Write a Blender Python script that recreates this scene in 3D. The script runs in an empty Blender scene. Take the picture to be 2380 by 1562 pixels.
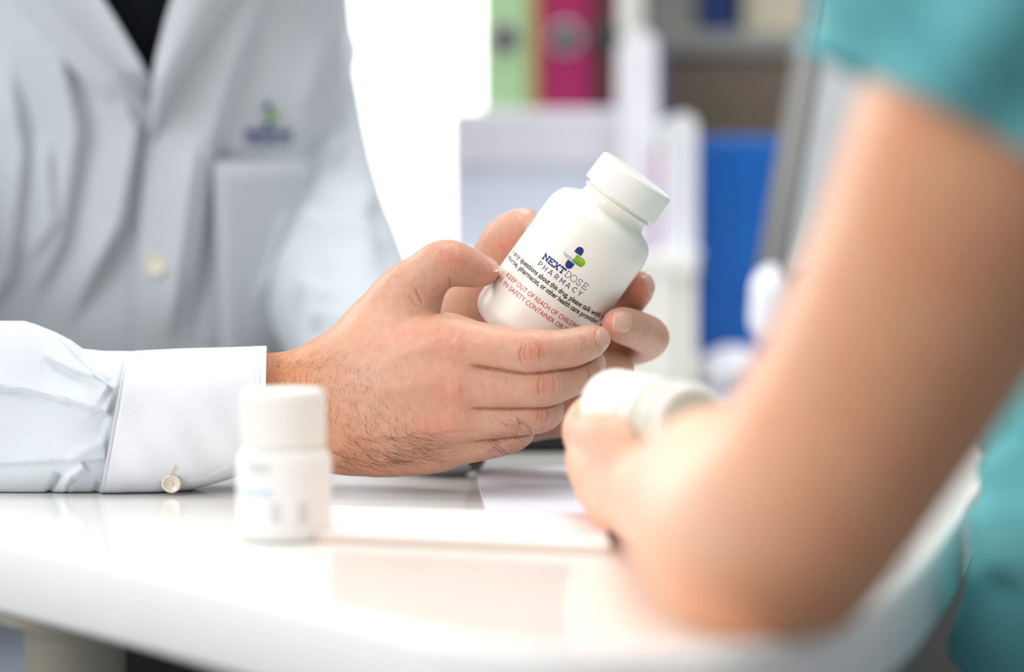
import bpy, math, random
import numpy as np
from mathutils import Vector, Matrix
from mathutils.bvhtree import BVHTree

random.seed(7); rng = np.random.default_rng(7)
SC = bpy.context.scene
COL = SC.collection

# ------------------------------------------------------------------ camera
W, H = 2380, 1562
F = 85.0 / 36.0 * W                       # focal length in pixels
TABLE_Z = 0.75
CAM = np.array([0.0, 0.0, TABLE_Z + 0.132])
PITCH = math.atan((781 - 490) / F)
cx = np.array([1.0, 0, 0])
cf = np.array([0, math.cos(PITCH), -math.sin(PITCH)])
cu = np.array([0, math.sin(PITCH), math.cos(PITCH)])
cam = bpy.data.cameras.new('camera'); cam_o = bpy.data.objects.new('camera', cam)
COL.objects.link(cam_o); SC.camera = cam_o
cam.lens = 85; cam.sensor_width = 36; cam.clip_start = 0.02; cam.clip_end = 60
cam_o.location = CAM; cam_o.rotation_euler = (math.pi / 2 - PITCH, 0, 0)
cam.dof.use_dof = True; cam.dof.focus_distance = 1.119; cam.dof.aperture_fstop = 2.65

# ------------------------------------------------------------------ world, lights, exposure
SC.view_settings.view_transform = 'Standard'; SC.view_settings.look = 'None'
SC.view_settings.gamma = 1; SC.view_settings.exposure = 0.0
SC.view_settings.use_curve_mapping = False
wd = bpy.data.worlds.new('world'); SC.world = wd; wd.use_nodes = True
wd.node_tree.nodes['Background'].inputs[0].default_value = (0.98, 0.985, 1.0, 1)
wd.node_tree.nodes['Background'].inputs[1].default_value = 0.46

def area(name, loc, target, size, power, color=(1, 1, 1)):
    l = bpy.data.lights.new(name, 'AREA'); l.shape = 'RECTANGLE'
    l.size, l.size_y = size; l.energy = power; l.color = color
    o = bpy.data.objects.new(name, l); COL.objects.link(o); o.location = loc
    o.rotation_euler = (Vector(target) - Vector(loc)).to_track_quat('-Z', 'Y').to_euler()
    return o
area('window_daylight_back', (-1.35, 2.3, 1.5), (0.15, 0.85, 0.85), (1.1, 1.2), 28, (1.0, 0.99, 0.96))
area('window_daylight_left', (-1.45, -0.1, 1.75), (0.1, 1.2, 0.85), (1.5, 1.4), 27.5, (1.0, 0.985, 0.96))
area('ceiling_panel', (0.1, 1.15, 2.6), (0.0, 1.1, 0.75), (1.6, 1.2), 13, (1.0, 0.99, 0.97))
area('added_fill_back', (0.25, 1.35, 2.35), (0.2, 2.0, 0.85), (1.0, 0.8), 12, (1.0, 0.995, 0.98))  # unseen lamp, added to brighten the desk shelf and storage box

# ------------------------------------------------------------------ helpers
def P(px, py, d):
    px = np.asarray(px, float); py = np.asarray(py, float); d = np.asarray(d, float)
    px, py, d = np.broadcast_arrays(px, py, d)
    return (CAM + ((px - W / 2) / F * d)[..., None] * cx + d[..., None] * cf
            + (-(py - H / 2) / F * d)[..., None] * cu)
def T(px, py, z=0.0):                      # point on the table plane (raised by z)
    r = ((px - W / 2) / F) * cx + cf - ((py - H / 2) / F) * cu
    t = (TABLE_Z + z - CAM[2]) / r[2]
    return CAM + t * r
def proj(p):
    q = p - CAM; d = q @ cf
    return (q @ cx) / d * F + W / 2, H / 2 - (q @ cu) / d * F, d

def lin(c):
    if isinstance(c, str): c = [int(c[i:i + 2], 16) for i in (0, 2, 4)]
    c = np.array(c[:3], float) / 255
    return tuple(np.where(c <= 0.04045, c / 12.92, ((c + 0.055) / 1.055) ** 2.4)) + (1.0,)

def mat(name, color, rough=0.5, spec=0.5, noise=0.04, scale=30.0, bump=0.0, bscale=200.0, sss=0.0,
        coat=0.0, metal=0.0, emit=0.0, sheen=0.0, attr=None, weave=False):
    m = bpy.data.materials.new(name); m.use_nodes = True
    nt = m.node_tree; N = nt.nodes; L = nt.links; b = N['Principled BSDF']
    b.inputs['Roughness'].default_value = rough
    b.inputs['Specular IOR Level'].default_value = spec
    b.inputs['Metallic'].default_value = metal
    b.inputs['Coat Weight'].default_value = coat
    b.inputs['Sheen Weight'].default_value = sheen
    col = lin(color)
    tc = N.new('ShaderNodeTexCoord')
    nz = N.new('ShaderNodeTexNoise'); nz.inputs['Scale'].default_value = scale; nz.inputs['Detail'].default_value = 4
    L.new(tc.outputs['Object'], nz.inputs['Vector'])
    mx = N.new('ShaderNodeMix'); mx.data_type = 'RGBA'; mx.blend_type = 'MULTIPLY'; mx.inputs[0].default_value = 1.0
    rp = N.new('ShaderNodeMapRange'); rp.inputs['From Min'].default_value = 0.3; rp.inputs['From Max'].default_value = 0.7
    rp.inputs['To Min'].default_value = 1 - noise; rp.inputs['To Max'].default_value = 1 + noise
    L.new(nz.outputs['Fac'], rp.inputs['Value']); L.new(rp.outputs['Result'], mx.inputs[7])
    if attr:
        at = N.new('ShaderNodeAttribute'); at.attribute_name = attr
        n2 = N.new('ShaderNodeTexNoise'); n2.inputs['Scale'].default_value = 70; n2.inputs['Detail'].default_value = 5
        L.new(tc.outputs['Object'], n2.inputs['Vector'])
        r2 = N.new('ShaderNodeValToRGB'); r2.color_ramp.elements[0].position = 0.36; r2.color_ramp.elements[1].position = 0.66
        r2.color_ramp.elements[0].color = (1.03, 0.91, 0.87, 1); r2.color_ramp.elements[1].color = (1.0, 1.06, 1.03, 1)
        L.new(n2.outputs['Fac'], r2.inputs['Fac'])
        m2 = N.new('ShaderNodeMix'); m2.data_type = 'RGBA'; m2.blend_type = 'MULTIPLY'; m2.inputs[0].default_value = 0.7
        L.new(at.outputs['Color'], m2.inputs[6]); L.new(r2.outputs['Color'], m2.inputs[7]); L.new(m2.outputs[2], mx.inputs[6])
    else:
        mx.inputs[6].default_value = col
    L.new(mx.outputs[2], b.inputs['Base Color'])
    if sss:
        b.inputs['Subsurface Weight'].default_value = sss
        b.inputs['Subsurface Radius'].default_value = (1.0, 0.35, 0.2) if attr else (1, 1, 1)
        b.inputs['Subsurface Scale'].default_value = 0.004
    if bump:
        bn = N.new('ShaderNodeTexNoise'); bn.inputs['Scale'].default_value = bscale; bn.inputs['Detail'].default_value = 3
        if attr:
            mp = N.new('ShaderNodeMapping'); mp.inputs['Scale'].default_value = (2.2, 1.0, 0.9)
            L.new(tc.outputs['Object'], mp.inputs['Vector']); L.new(mp.outputs['Vector'], bn.inputs['Vector'])
        else: L.new(tc.outputs['Object'], bn.inputs['Vector'])
        bp = N.new('ShaderNodeBump'); bp.inputs['Strength'].default_value = bump; bp.inputs['Distance'].default_value = 0.001
        L.new(bn.outputs['Fac'], bp.inputs['Height']); L.new(bp.outputs['Normal'], b.inputs['Normal'])
        if weave:
            wv = N.new('ShaderNodeTexWave'); wv.inputs['Scale'].default_value = 900
            L.new(tc.outputs['Object'], wv.inputs['Vector'])
            ad = N.new('ShaderNodeMath'); ad.operation = 'ADD'
            L.new(wv.outputs['Fac'], ad.inputs[0]); L.new(bn.outputs['Fac'], ad.inputs[1])
            L.new(ad.outputs[0], bp.inputs['Height'])
    if emit:
        b.inputs['Emission Color'].default_value = col; b.inputs['Emission Strength'].default_value = emit
    return m

def mesh_obj(name, verts, faces, material, parent=None, smooth=True, tint=None, kind=None):
    me = bpy.data.meshes.new(name)
    verts = np.asarray(verts, np.float32)
    if isinstance(faces, np.ndarray):
        n = faces.shape[1]
        me.vertices.add(len(verts)); me.vertices.foreach_set('co', verts.ravel())
        me.loops.add(faces.size); me.loops.foreach_set('vertex_index', faces.ravel().astype(np.int32))
        me.polygons.add(len(faces)); me.polygons.foreach_set('loop_start', np.arange(0, faces.size, n, dtype=np.int32))
        me.update(calc_edges=True); me.validate()
    else:
        me.from_pydata(verts.tolist(), [], faces); me.update()
    me.polygons.foreach_set('use_smooth', [smooth] * len(me.polygons))
    if tint is not None:
        a = me.color_attributes.new('tint', 'FLOAT_COLOR', 'POINT')
        a.data.foreach_set('color', np.asarray(tint, np.float32).ravel())
    me.materials.append(material)
    o = bpy.data.objects.new(name, me); COL.objects.link(o)
    if parent is not None: o.parent = parent
    if kind: o['kind'] = kind
    return o
def sharp(o, ang=35):
    me = o.data; me.update()
    try: me.set_sharp_from_angle(angle=math.radians(ang))
    except Exception: pass
    return o
def thing(name, label, cat, loc=(0, 0, 0), group=None):
    o = bpy.data.objects.new(name, None); COL.objects.link(o); o.location = loc; o.empty_display_size = 0.05
    o['label'] = label; o['category'] = cat
    if group: o['group'] = group
    return o
def local(parent):                          # world -> parent-local offset (parents are only translated)
    return np.array(parent.location) if parent is not None else np.zeros(3)
def put(name, verts, faces, material, parent, **k):   # world-space vertices under a translated Empty
    off = local(parent)
    if parent is not None and parent.parent is not None: off = off + local(parent.parent)
    return mesh_obj(name, np.asarray(verts) - off, faces, material, parent, **k)

def grid_faces(nu, nv, wrap_v=False, wrap_u=False):
    i = np.arange(nu if wrap_u else nu - 1)[:, None]; j = np.arange(nv if wrap_v else nv - 1)[None, :]
    i2 = (i + 1) % nu; j2 = (j + 1) % nv
    i, j, i2, j2 = np.broadcast_arrays(i, j, i2, j2)
    return np.stack([i * nv + j, i2 * nv + j, i2 * nv + j2, i * nv + j2], -1).reshape(-1, 4)

def lathe(profile, seg=96, mod=None):
    pr = np.array(profile, float); th = np.linspace(0, 2 * np.pi, seg, endpoint=False)
    r = np.repeat(pr[:, :1], seg, 1); z = np.repeat(pr[:, 1:2], seg, 1)
    if mod is not None: r = r + mod(z, th[None, :], r)
    v = np.stack([r * np.cos(th), r * np.sin(th), z], -1).reshape(-1, 3)
    return v, grid_faces(len(pr), seg, wrap_v=True)[:, ::-1]

def box(name, c, s, material, parent=None, rz=0.0, bev=0.002, rx=0.0, tag=None):
    """rounded box: centre c, size s, turned rz about its own centre"""
    import bmesh
    bm = bmesh.new(); bmesh.ops.create_cube(bm, size=1.0)
    for v in bm.verts: v.co = Vector((v.co.x * s[0], v.co.y * s[1], v.co.z * s[2]))
    if bev: bmesh.ops.bevel(bm, geom=bm.edges[:], offset=min(bev, min(s) * 0.45), segments=2, affect='EDGES', profile=0.5)
    me = bpy.data.meshes.new(name); bm.to_mesh(me); bm.free()
    me.materials.append(material)
    o = bpy.data.objects.new(name, me); COL.objects.link(o)
    R = Matrix.Rotation(rz, 4, 'Z') @ Matrix.Rotation(rx, 4, 'X')
    off = Vector(local(parent)) if parent is not None else Vector((0, 0, 0))
    o.matrix_world = Matrix.Translation(Vector(c) - off) @ R
    if parent is not None:
        o.parent = parent
    me.polygons.foreach_set('use_smooth', [False] * len(me.polygons))
    return o

# ---- polyline folds (relief of cloth) -----------------------------------------------
def poly_sd(x, y, poly):
    best = np.full(x.shape, 1e9); sgn = np.ones(x.shape); tt = np.zeros(x.shape)
    pts = np.array(poly, float); seg = pts[1:] - pts[:-1]; ln = np.hypot(seg[:, 0], seg[:, 1]); cum = np.r_[0, np.cumsum(ln)]
    for a, s, l, c in zip(pts[:-1], seg, ln, cum[:-1]):
        t = np.clip(((x - a[0]) * s[0] + (y - a[1]) * s[1]) / l ** 2, 0, 1)
        dx = x - a[0] - t * s[0]; dy = y - a[1] - t * s[1]; d = np.hypot(dx, dy)
        m = d < best; best = np.where(m, d, best)
        sgn = np.where(m, np.sign(s[0] * dy - s[1] * dx), sgn); tt = np.where(m, (c + t * l) / cum[-1], tt)
    return best * sgn, best, tt
def fold(x, y, poly, amp, wa=30, wb=15, taper=0.15, soft=2.0):
    """step-like crease: raised on the right-hand side of the line's direction (picture y down)"""
    s, d, t = poly_sd(x, y, poly)
    up = np.exp(-np.maximum(s, 0) / wa); dn = -0.6 * np.exp(-np.maximum(-s, 0) / wb)
    g = 0.5 + 0.5 * np.tanh(s / soft)
    w = np.clip(t / max(taper, 1e-3), 0, 1) * np.clip((1 - t) / max(taper, 1e-3), 0, 1)
    w = w * w * (3 - 2 * w)
    return amp * (g * up + (1 - g) * dn) * w
def ridge(x, y, poly, amp, w=12, taper=0.2):
    s, d, t = poly_sd(x, y, poly)
    k = np.clip(t / taper, 0, 1) * np.clip((1 - t) / taper, 0, 1)
    return amp * np.exp(-(d / w) ** 2) * k

# ---- signed-distance bodies ------------------------------------------------------------
def smin(a, b, k):
    h = np.clip(0.5 + 0.5 * (b - a) / k, 0, 1)
    return b * (1 - h) + a * h - k * h * (1 - h)
def cone(p, a, b, ra, rb):
    ba = (b - a).astype(np.float32); pa = p - a.astype(np.float32)
    t = np.clip(pa @ ba / max(float(ba @ ba), 1e-12), 0, 1)
    q = pa - t[:, None] * ba
    return np.sqrt(np.einsum('ij,ij->i', q, q)) - (ra + (rb - ra) * t)
def cat(pts, n=3):
    """Catmull-Rom through rows (x,y,z,r)"""
    p = np.array(pts, float); q = np.vstack([2 * p[0] - p[1], p, 2 * p[-1] - p[-2]]); out = []
    for i in range(1, len(q) - 2):
        for t in np.linspace(0, 1, n, endpoint=False):
            out.append(0.5 * ((2 * q[i]) + (-q[i - 1] + q[i + 1]) * t + (2 * q[i - 1] - 5 * q[i] + 4 * q[i + 1] - q[i + 2]) * t ** 2
                              + (-q[i - 1] + 3 * q[i] - 3 * q[i + 1] + q[i + 2]) * t ** 3))
    out.append(p[-1]); return np.array(out)
def chain(rows, k=0.002, n=3):
    """rows: (px, py, depth, radius in mm)"""
    w = np.array([list(P(a, b, c)) + [r / 1000] for a, b, c, r in rows]); w = cat(w, n) if len(w) > 2 and n > 1 else w
    def f(p):
        d = None
        for i in range(len(w) - 1):
            e = cone(p, w[i, :3], w[i + 1, :3], w[i, 3], w[i + 1, 3])
            d = e if d is None else smin(d, e, k)
        return d
    lo = (w[:, :3] - w[:, 3:]).min(0); hi = (w[:, :3] + w[:, 3:]).max(0)
    return f, lo, hi
def sdf_mesh(f, lo, hi, h, smooth_it=3):
    B = 8; lo = np.asarray(lo) - 2 * h; n = np.ceil((np.asarray(hi) + 2 * h - lo) / (B * h)).astype(int) + 1
    I = np.stack(np.meshgrid(*[np.arange(k) for k in n], indexing='ij'), -1).reshape(-1, 3)
    C = (lo + (I + 0.5) * B * h).astype(np.float32); dc = f(C)
    act = (np.abs(dc) < B * h * 0.87 * 1.25 + 0.0015).reshape(n)
    V = np.repeat(np.repeat(np.repeat(np.where(dc < 0, -1, 1).reshape(n), B, 0), B, 1), B, 2).astype(np.float32)
    a = np.argwhere(act); off = np.stack(np.meshgrid(*[np.arange(B)] * 3, indexing='ij'), -1).reshape(-1, 3)
    for s in range(0, len(a), 1500):
        idx = (a[s:s + 1500, None, :] * B + off[None]).reshape(-1, 3)
        V[idx[:, 0], idx[:, 1], idx[:, 2]] = f((lo + idx * h).astype(np.float32))
    ins = V < 0
    cnt = np.zeros(tuple(np.array(V.shape) - 1), np.int8)
    S = [slice(0, -1), slice(1, None)]
    for dx in (0, 1):
        for dy in (0, 1):
            for dz in (0, 1): cnt += ins[S[dx], S[dy], S[dz]]
    ci = np.argwhere((cnt > 0) & (cnt < 8)); idm = np.full(cnt.shape, -1, np.int64); idm[tuple(ci.T)] = np.arange(len(ci))
    corners = np.array([[i, j, k] for i in (0, 1) for j in (0, 1) for k in (0, 1)])
    vals = np.stack([V[tuple((ci + c).T)] for c in corners], 1)
    acc = np.zeros((len(ci), 3)); num = np.zeros(len(ci))
    for e0 in range(8):
        for e1 in range(e0 + 1, 8):
            if np.abs(corners[e0] - corners[e1]).sum() != 1: continue
            v0, v1 = vals[:, e0], vals[:, e1]; m = (v0 < 0) != (v1 < 0)
            t = np.where(m, v0 / np.where(m, v0 - v1, 1), 0)
            acc += np.where(m[:, None], corners[e0] + t[:, None] * (corners[e1] - corners[e0]), 0); num += m
    verts = lo + (ci + acc / num[:, None]) * h
    faces = []
    for ax in range(3):
        sl0 = [slice(None)] * 3; sl1 = [slice(None)] * 3; sl0[ax] = slice(0, -1); sl1[ax] = slice(1, None)
        A, Bv = ins[tuple(sl0)], ins[tuple(sl1)]
        e = np.argwhere(A != Bv); b1, b2 = (ax + 1) % 3, (ax + 2) % 3
        e = e[(e[:, b1] > 0) & (e[:, b2] > 0)]
        u = np.eye(3, dtype=int)[b1]; w = np.eye(3, dtype=int)[b2]
        q = np.stack([idm[tuple((e - u - w).T)], idm[tuple((e - w).T)], idm[tuple(e.T)], idm[tuple((e - u).T)]], 1)
        fl = ~A[tuple(e.T)]; q[fl] = q[fl][:, ::-1]; faces.append(q)
    faces = np.vstack(faces); faces = faces[(faces >= 0).all(1)]
    ed = np.vstack([faces[:, [0, 1]], faces[:, [1, 2]], faces[:, [2, 3]], faces[:, [3, 0]]])
    for _ in range(smooth_it):
        s = np.stack([np.bincount(ed[:, 0], verts[ed[:, 1], k], len(verts)) + np.bincount(ed[:, 1], verts[ed[:, 0], k], len(verts)) for k in range(3)], 1)
        c = np.bincount(ed.ravel(), minlength=len(verts))[:, None]
        verts = verts * 0.5 + 0.5 * s / np.maximum(c, 1)
    return verts, faces
def vnormals(v, f):
    n = np.cross(v[f[:, 2]] - v[f[:, 0]], v[f[:, 3]] - v[f[:, 1]]); out = np.zeros_like(v)
    for k in range(4):
        for c in range(3): out[:, c] += np.bincount(f[:, k], n[:, c], len(v))
    return out / np.maximum(np.linalg.norm(out, axis=1, keepdims=True), 1e-12)

# ------------------------------------------------------------------ materials
M = {}
M['table'] = mat('glossy_white_laminate', (238, 238, 235), 0.12, 0.7, 0.01)
M['table_edge'] = mat('white_edge_band', (244, 244, 243), 0.6, 0.5, 0.01)
M['leg'] = mat('cream_painted_leg', (196, 190, 170), 0.4, 0.4, 0.02)
M['wall'] = mat('white_wall_paint', (246, 246, 240), 0.8, 0.2, 0.01)
M['floor'] = mat('grey_blue_floor', (80, 90, 102), 0.5, 0.4, 0.05, 4)
M['sky'] = mat('bright_window_sky', (255, 255, 250), 0.9, 0, 0, emit=2.4)
M['frame'] = mat('white_window_frame', (240, 240, 236), 0.5)
M['plastic'] = mat('white_bottle_plastic', (243, 239, 231), 0.28, 0.5, 0.006, sss=0.15)
M['cap'] = mat('ribbed_white_cap_plastic', (243, 242, 237), 0.4, 0.5, 0.006, sss=0.15)
M['plastic2'] = mat('white_small_bottle_plastic', (243, 243, 240), 0.3, 0.5, 0.006, sss=0.1)
M['shaded_plastic'] = mat('shaded_bottle_base', (205, 208, 196), 0.4)
M['navy'] = mat('navy_ink', (32, 52, 122), 0.45, 0.3, 0)
M['black_ink'] = mat('black_ink', (12, 12, 14), 0.45, 0.3, 0)
M['red_ink'] = mat('red_ink', (205, 30, 34), 0.45, 0.3, 0)
M['green_ink'] = mat('green_ink', (130, 178, 52), 0.45, 0.3, 0)
M['dgreen_ink'] = mat('dark_green_ink', (110, 155, 44), 0.45, 0.3, 0)
M['lgreen_ink'] = mat('pale_green_ink', (170, 198, 112), 0.45, 0.3, 0)
M['grey_ink'] = mat('grey_ink', (192, 193, 192), 0.45, 0.3, 0)
M['faint_ink'] = mat('faint_grey_ink', (218, 219, 221), 0.45, 0.3, 0)
M['pale_blue_ink'] = mat('pale_blue_ink', (212, 224, 240), 0.45, 0.3, 0)
M['skin'] = mat('skin_hands', (215, 150, 118), 0.42, 0.35, 0.06, 260, 0.32, 420, sss=0.08, attr='tint')
M['skin2'] = mat('skin_arm', (214, 150, 112), 0.45, 0.35, 0.03, 40, 0.1, 900, sss=0.15, attr='tint')
M['nail'] = mat('fingernail', (220, 170, 154), 0.25, 0.5, 0.02, sss=0.2)
M['nail_tip'] = mat('fingernail_free_edge', (226, 192, 176), 0.3, 0.5, 0.01)
M['hair'] = mat('dark_body_hair', (62, 40, 28), 0.5, 0.3, 0.1)
M['coat'] = mat('white_coat_cotton', (202, 209, 216), 0.85, 0.15, 0.012, 60, 0.25, 1500, sheen=0.1)
M['shirt'] = mat('white_shirt_cotton', (230, 233, 240), 0.85, 0.15, 0.012, 60, 0.25, 2200, sheen=0.1)
M['sleeve'] = mat('pale_blue_white_cotton', (222, 229, 236), 0.85, 0.15, 0.012, 60, 0.25, 2200, sheen=0.1)
M['black_cloth'] = mat('black_shirt_cloth', (28, 32, 34), 0.9, 0.1, 0.1)
M['teal'] = mat('teal_scrub_cloth', (104, 176, 182), 0.9, 0.1, 0.02, 30)
M['button'] = mat('cream_pearl_button', (232, 226, 206), 0.2, 0.6, 0.05, 300)
M['thread'] = mat('cream_thread', (236, 232, 222), 0.8)
M['paper'] = mat('white_paper', (240, 234, 232), 0.7, 0.2, 0.01)
M['paper_blue'] = mat('bluish_paper', (224, 226, 238), 0.7, 0.2, 0.01)
M['shadow_edge'] = mat('beige_shadow_edge', (222, 196, 170), 0.7, 0.2, 0.02)
M['black'] = mat('black_plastic', (16, 17, 18), 0.4)
M['dark_grey'] = mat('dark_grey_plastic', (52, 52, 54), 0.5)
M['screen'] = mat('matte_grey_screen', (128, 132, 138), 0.5)
M['mid_grey'] = mat('silver_grey_plastic', (176, 180, 184), 0.45)
M['box_blue'] = mat('pale_blue_white_box', (198, 208, 226), 0.6)
M['box_lid'] = mat('pale_grey_lid', (206, 208, 220), 0.6)
M['b_green'] = mat('pale_green_binder', (160, 198, 152), 0.5)
M['b_yellow'] = mat('ochre_binder', (178, 140, 70), 0.5)
M['b_magenta'] = mat('magenta_binder', (150, 14, 84), 0.5)
M['b_maroon'] = mat('maroon_binder', (82, 30, 36), 0.5)
M['b_blue'] = mat('blue_binder', (0, 96, 184), 0.45)
M['b_navy'] = mat('navy_binder', (0, 44, 104), 0.5)
M['b_white'] = mat('white_organizer_plastic', (236, 238, 246), 0.35)
M['b_slate'] = mat('slate_card', (84, 90, 108), 0.6)
M['b_taupe'] = mat('taupe_cardboard', (112, 100, 88), 0.8, 0.2, 0.04)
M['b_grey'] = mat('grey_box_card', (140, 142, 138), 0.7)
M['b_beige'] = mat('beige_box_card', (200, 194, 172), 0.7)
M['b_purple'] = mat('plum_folder', (150, 90, 150), 0.6)
M['glass'] = mat('window_glass', (250, 252, 252), 0.02)

# ------------------------------------------------------------------ the setting
def plane_box(name, lo, hi, m, kind='structure'):
    c = (np.array(lo) + np.array(hi)) / 2; s = np.array(hi) - np.array(lo)
    o = box(name, c, s, m, bev=0); o['kind'] = kind; return o
plane_box('floor', (-3, -1.2, -0.05), (3, 3.6, 0.0), M['floor'])
WY = 3.3
# back wall with a bright window whose right jamb falls behind the box of binders
plane_box('wall_back', (0.07, WY, 0), (3, WY + 0.1, 2.7), M['wall'])
plane_box('wall_back_lower', (-3, WY, 0), (0.07, WY + 0.1, 0.45), M['wall'])
plane_box('wall_back_upper', (-3, WY, 2.3), (0.07, WY + 0.1, 2.7), M['wall'])
plane_box('wall_back_left', (-3, WY, 0.45), (-2.15, WY + 0.1, 2.3), M['wall'])
win = bpy.data.objects.new('window_1', None); COL.objects.link(win); win.location = (-1.04, WY, 1.375); win['kind'] = 'structure'
box('window_frame', (-1.04, WY + 0.02, 2.27), (2.2, 0.07, 0.06), M['frame'], win)
box('window_frame', (-1.04, WY + 0.02, 0.48), (2.2, 0.07, 0.06), M['frame'], win)
box('window_frame', (-2.12, WY + 0.02, 1.375), (0.06, 0.07, 1.8), M['frame'], win)
box('window_frame', (0.04, WY + 0.02, 1.375), (0.06, 0.07, 1.8), M['frame'], win)
pane = box('window_pane', (-1.04, WY + 0.09, 1.375), (2.2, 0.01, 1.85), M['sky'], win, bev=0)
pane['label'] = 'window pane glowing white with daylight'

# ------------------------------------------------------------------ table
def table():
    t = thing('table', 'glossy white table with rounded corner under the hands and bottles', 'table', (0.0, 1.3, 0))
    # outline of the top, front edge first (table-plane points)
    L0 = T(-500, 1150); L1 = T(0, 1252); L2 = T(550, 1372); L3 = T(900, 1455)
    front = [L0, L1, T(280, 1311), L2, L3, T(1050, 1487), T(1250, 1508), T(1500, 1512), T(1750, 1500), T(1960, 1440), T(2110, 1345), T(2210, 1240), T(2262, 1150)]
    fr = np.array(front)
    pts = cat(np.c_[fr, np.zeros(len(fr))], 6)[:, :2]
    back = np.array([[0.52, 2.1], [0.56, 2.46], [0.45, 2.5], [0.05, 2.5], [0.0, 2.45], [-0.02, 1.42], [-0.04, 1.36], [-0.1, 1.335], [-0.8, 1.30], [-0.85, 1.25]])
    ol = np.vstack([pts, back]); n = len(ol); th = 0.031
    ctr = ol.mean(0)
    # inset top and bottom rings give a softly rounded edge
    def inset(o, k):
        nx = np.roll(o, -1, 0) - np.roll(o, 1, 0); nx /= np.linalg.norm(nx, axis=1, keepdims=True)
        return o + np.c_[-nx[:, 1], nx[:, 0]] * k
    rings = [(0.0035, 0), (0.001, -0.001), (0, -0.0035), (0, -th + 0.003), (0.001, -th + 0.001), (0.003, -th)]
    v = []; f = []
    for k, z in rings: v += [(x, y, TABLE_Z + z) for x, y in inset(ol, k)]
    for r in range(len(rings) - 1):
        for i in range(n):
            j = (i + 1) % n; f.append([(r + 1) * n + i, (r + 1) * n + j, r * n + j, r * n + i])
    edge = put('edge_band', v, f, M['table_edge'], t); sharp(edge, 60)
    top = inset(ol, 0.0035); vb = [(x, y, TABLE_Z) for x, y in top] + [(x, y, TABLE_Z - th) for x, y in top]
    tp = put('tabletop', vb, [list(range(n)), list(range(2 * n - 1, n - 1, -1))], M['table'], t, smooth=False)
    a_, b_ = np.array([0.165, 1.18]), np.array([0.50, 2.05]); d_ = (b_ - a_) / np.linalg.norm(b_ - a_); n_ = np.array([d_[1], -d_[0]]) * .018
    q4 = [a_, b_, b_ - n_, a_ - n_]; vv = [(x, y, .05) for x, y in q4] + [(x, y, TABLE_Z - th - .0005) for x, y in q4]
    put('side_panel', vv, [[3, 2, 1, 0], [4, 5, 6, 7], [0, 1, 5, 4], [1, 2, 6, 5], [2, 3, 7, 6], [3, 0, 4, 7]], M['dark_grey'], t, smooth=False)  # dark panel added to stand in for the shade below the table
    # legs: round cream columns
    for (px, py, d, r) in ((175, 1500, 1.02, 0.021), ):
        p = P(px, py, d); vv, ff = lathe([(0.0, 0.0), (r + 0.02, 0.0), (r + 0.02, 0.008), (r, 0.012), (r, TABLE_Z - th - 0.012), (r + 0.012, TABLE_Z - th - 0.008), (r + 0.012, TABLE_Z - th), (0, TABLE_Z - th)], 40)
        put('leg', vv + np.array([p[0], p[1], 0]), ff, M['leg'], t)
    for (x, y) in ((0.08, 0.93), (-0.65, 1.2), (0.24, 2.3), (0.05, 2.3)):
        vv, ff = lathe([(0, 0), (0.04, 0), (0.04, 0.008), (0.021, 0.012), (0.021, TABLE_Z - th), (0, TABLE_Z - th)], 32)
        put('leg', vv + np.array([x, y, 0]), ff, M['leg'], t)
    return t
table()

# dark seat and grey chair under the table, far left
def chair():
    p = P(20, 1500, 1.9)
    t = thing('chair', 'grey upholstered chair seen below the table edge at the left', 'chair', (p[0], p[1], 0))
    box('seat', (p[0], p[1], 0.47), (0.46, 0.46, 0.07), mat('grey_blue_upholstery', (104, 112, 122), 0.8), t, bev=0.02)
    box('seat_frame', (p[0], p[1], 0.425), (0.42, 0.42, 0.02), M['dark_grey'], t)
    box('backrest', (p[0], p[1] + .23, .68), (.52, .05, .56), bpy.data.materials['grey_blue_upholstery'], t, bev=.02)
    for sx in (-1, 1):
        for sy in (-1, 1):
            vv, ff = lathe([(0, 0), (0.012, 0), (0.014, 0.42), (0, 0.42)], 16)
            put('leg', vv + np.array([p[0] + sx * 0.18, p[1] + sy * 0.18, 0]), ff, M['dark_grey'], t)
chair()
def shade_block():
    p = P(400, 1560, 1.25)
    t = thing('shade_block', 'added black drawer unit standing in for shade under the table, behind the cream leg', 'shade_filler', (p[0], p[1], 0))  # dark unit added where only shade lies under the table
    c = (-.05, p[1] + .06, .355)
    box('body', c, (.34, .14, .68), M['black'], t, bev=.003)
    for k in range(3):
        box('drawer', (c[0], c[1] - .076, .14 + .215 * k), (.33, .012, .205), M['black'], t, bev=.002)
        box('handle', (c[0], c[1] - .090, 0.2 + .215 * k), (.10, .014, .008), M['dark_grey'], t, bev=.002)
shade_block()

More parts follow.
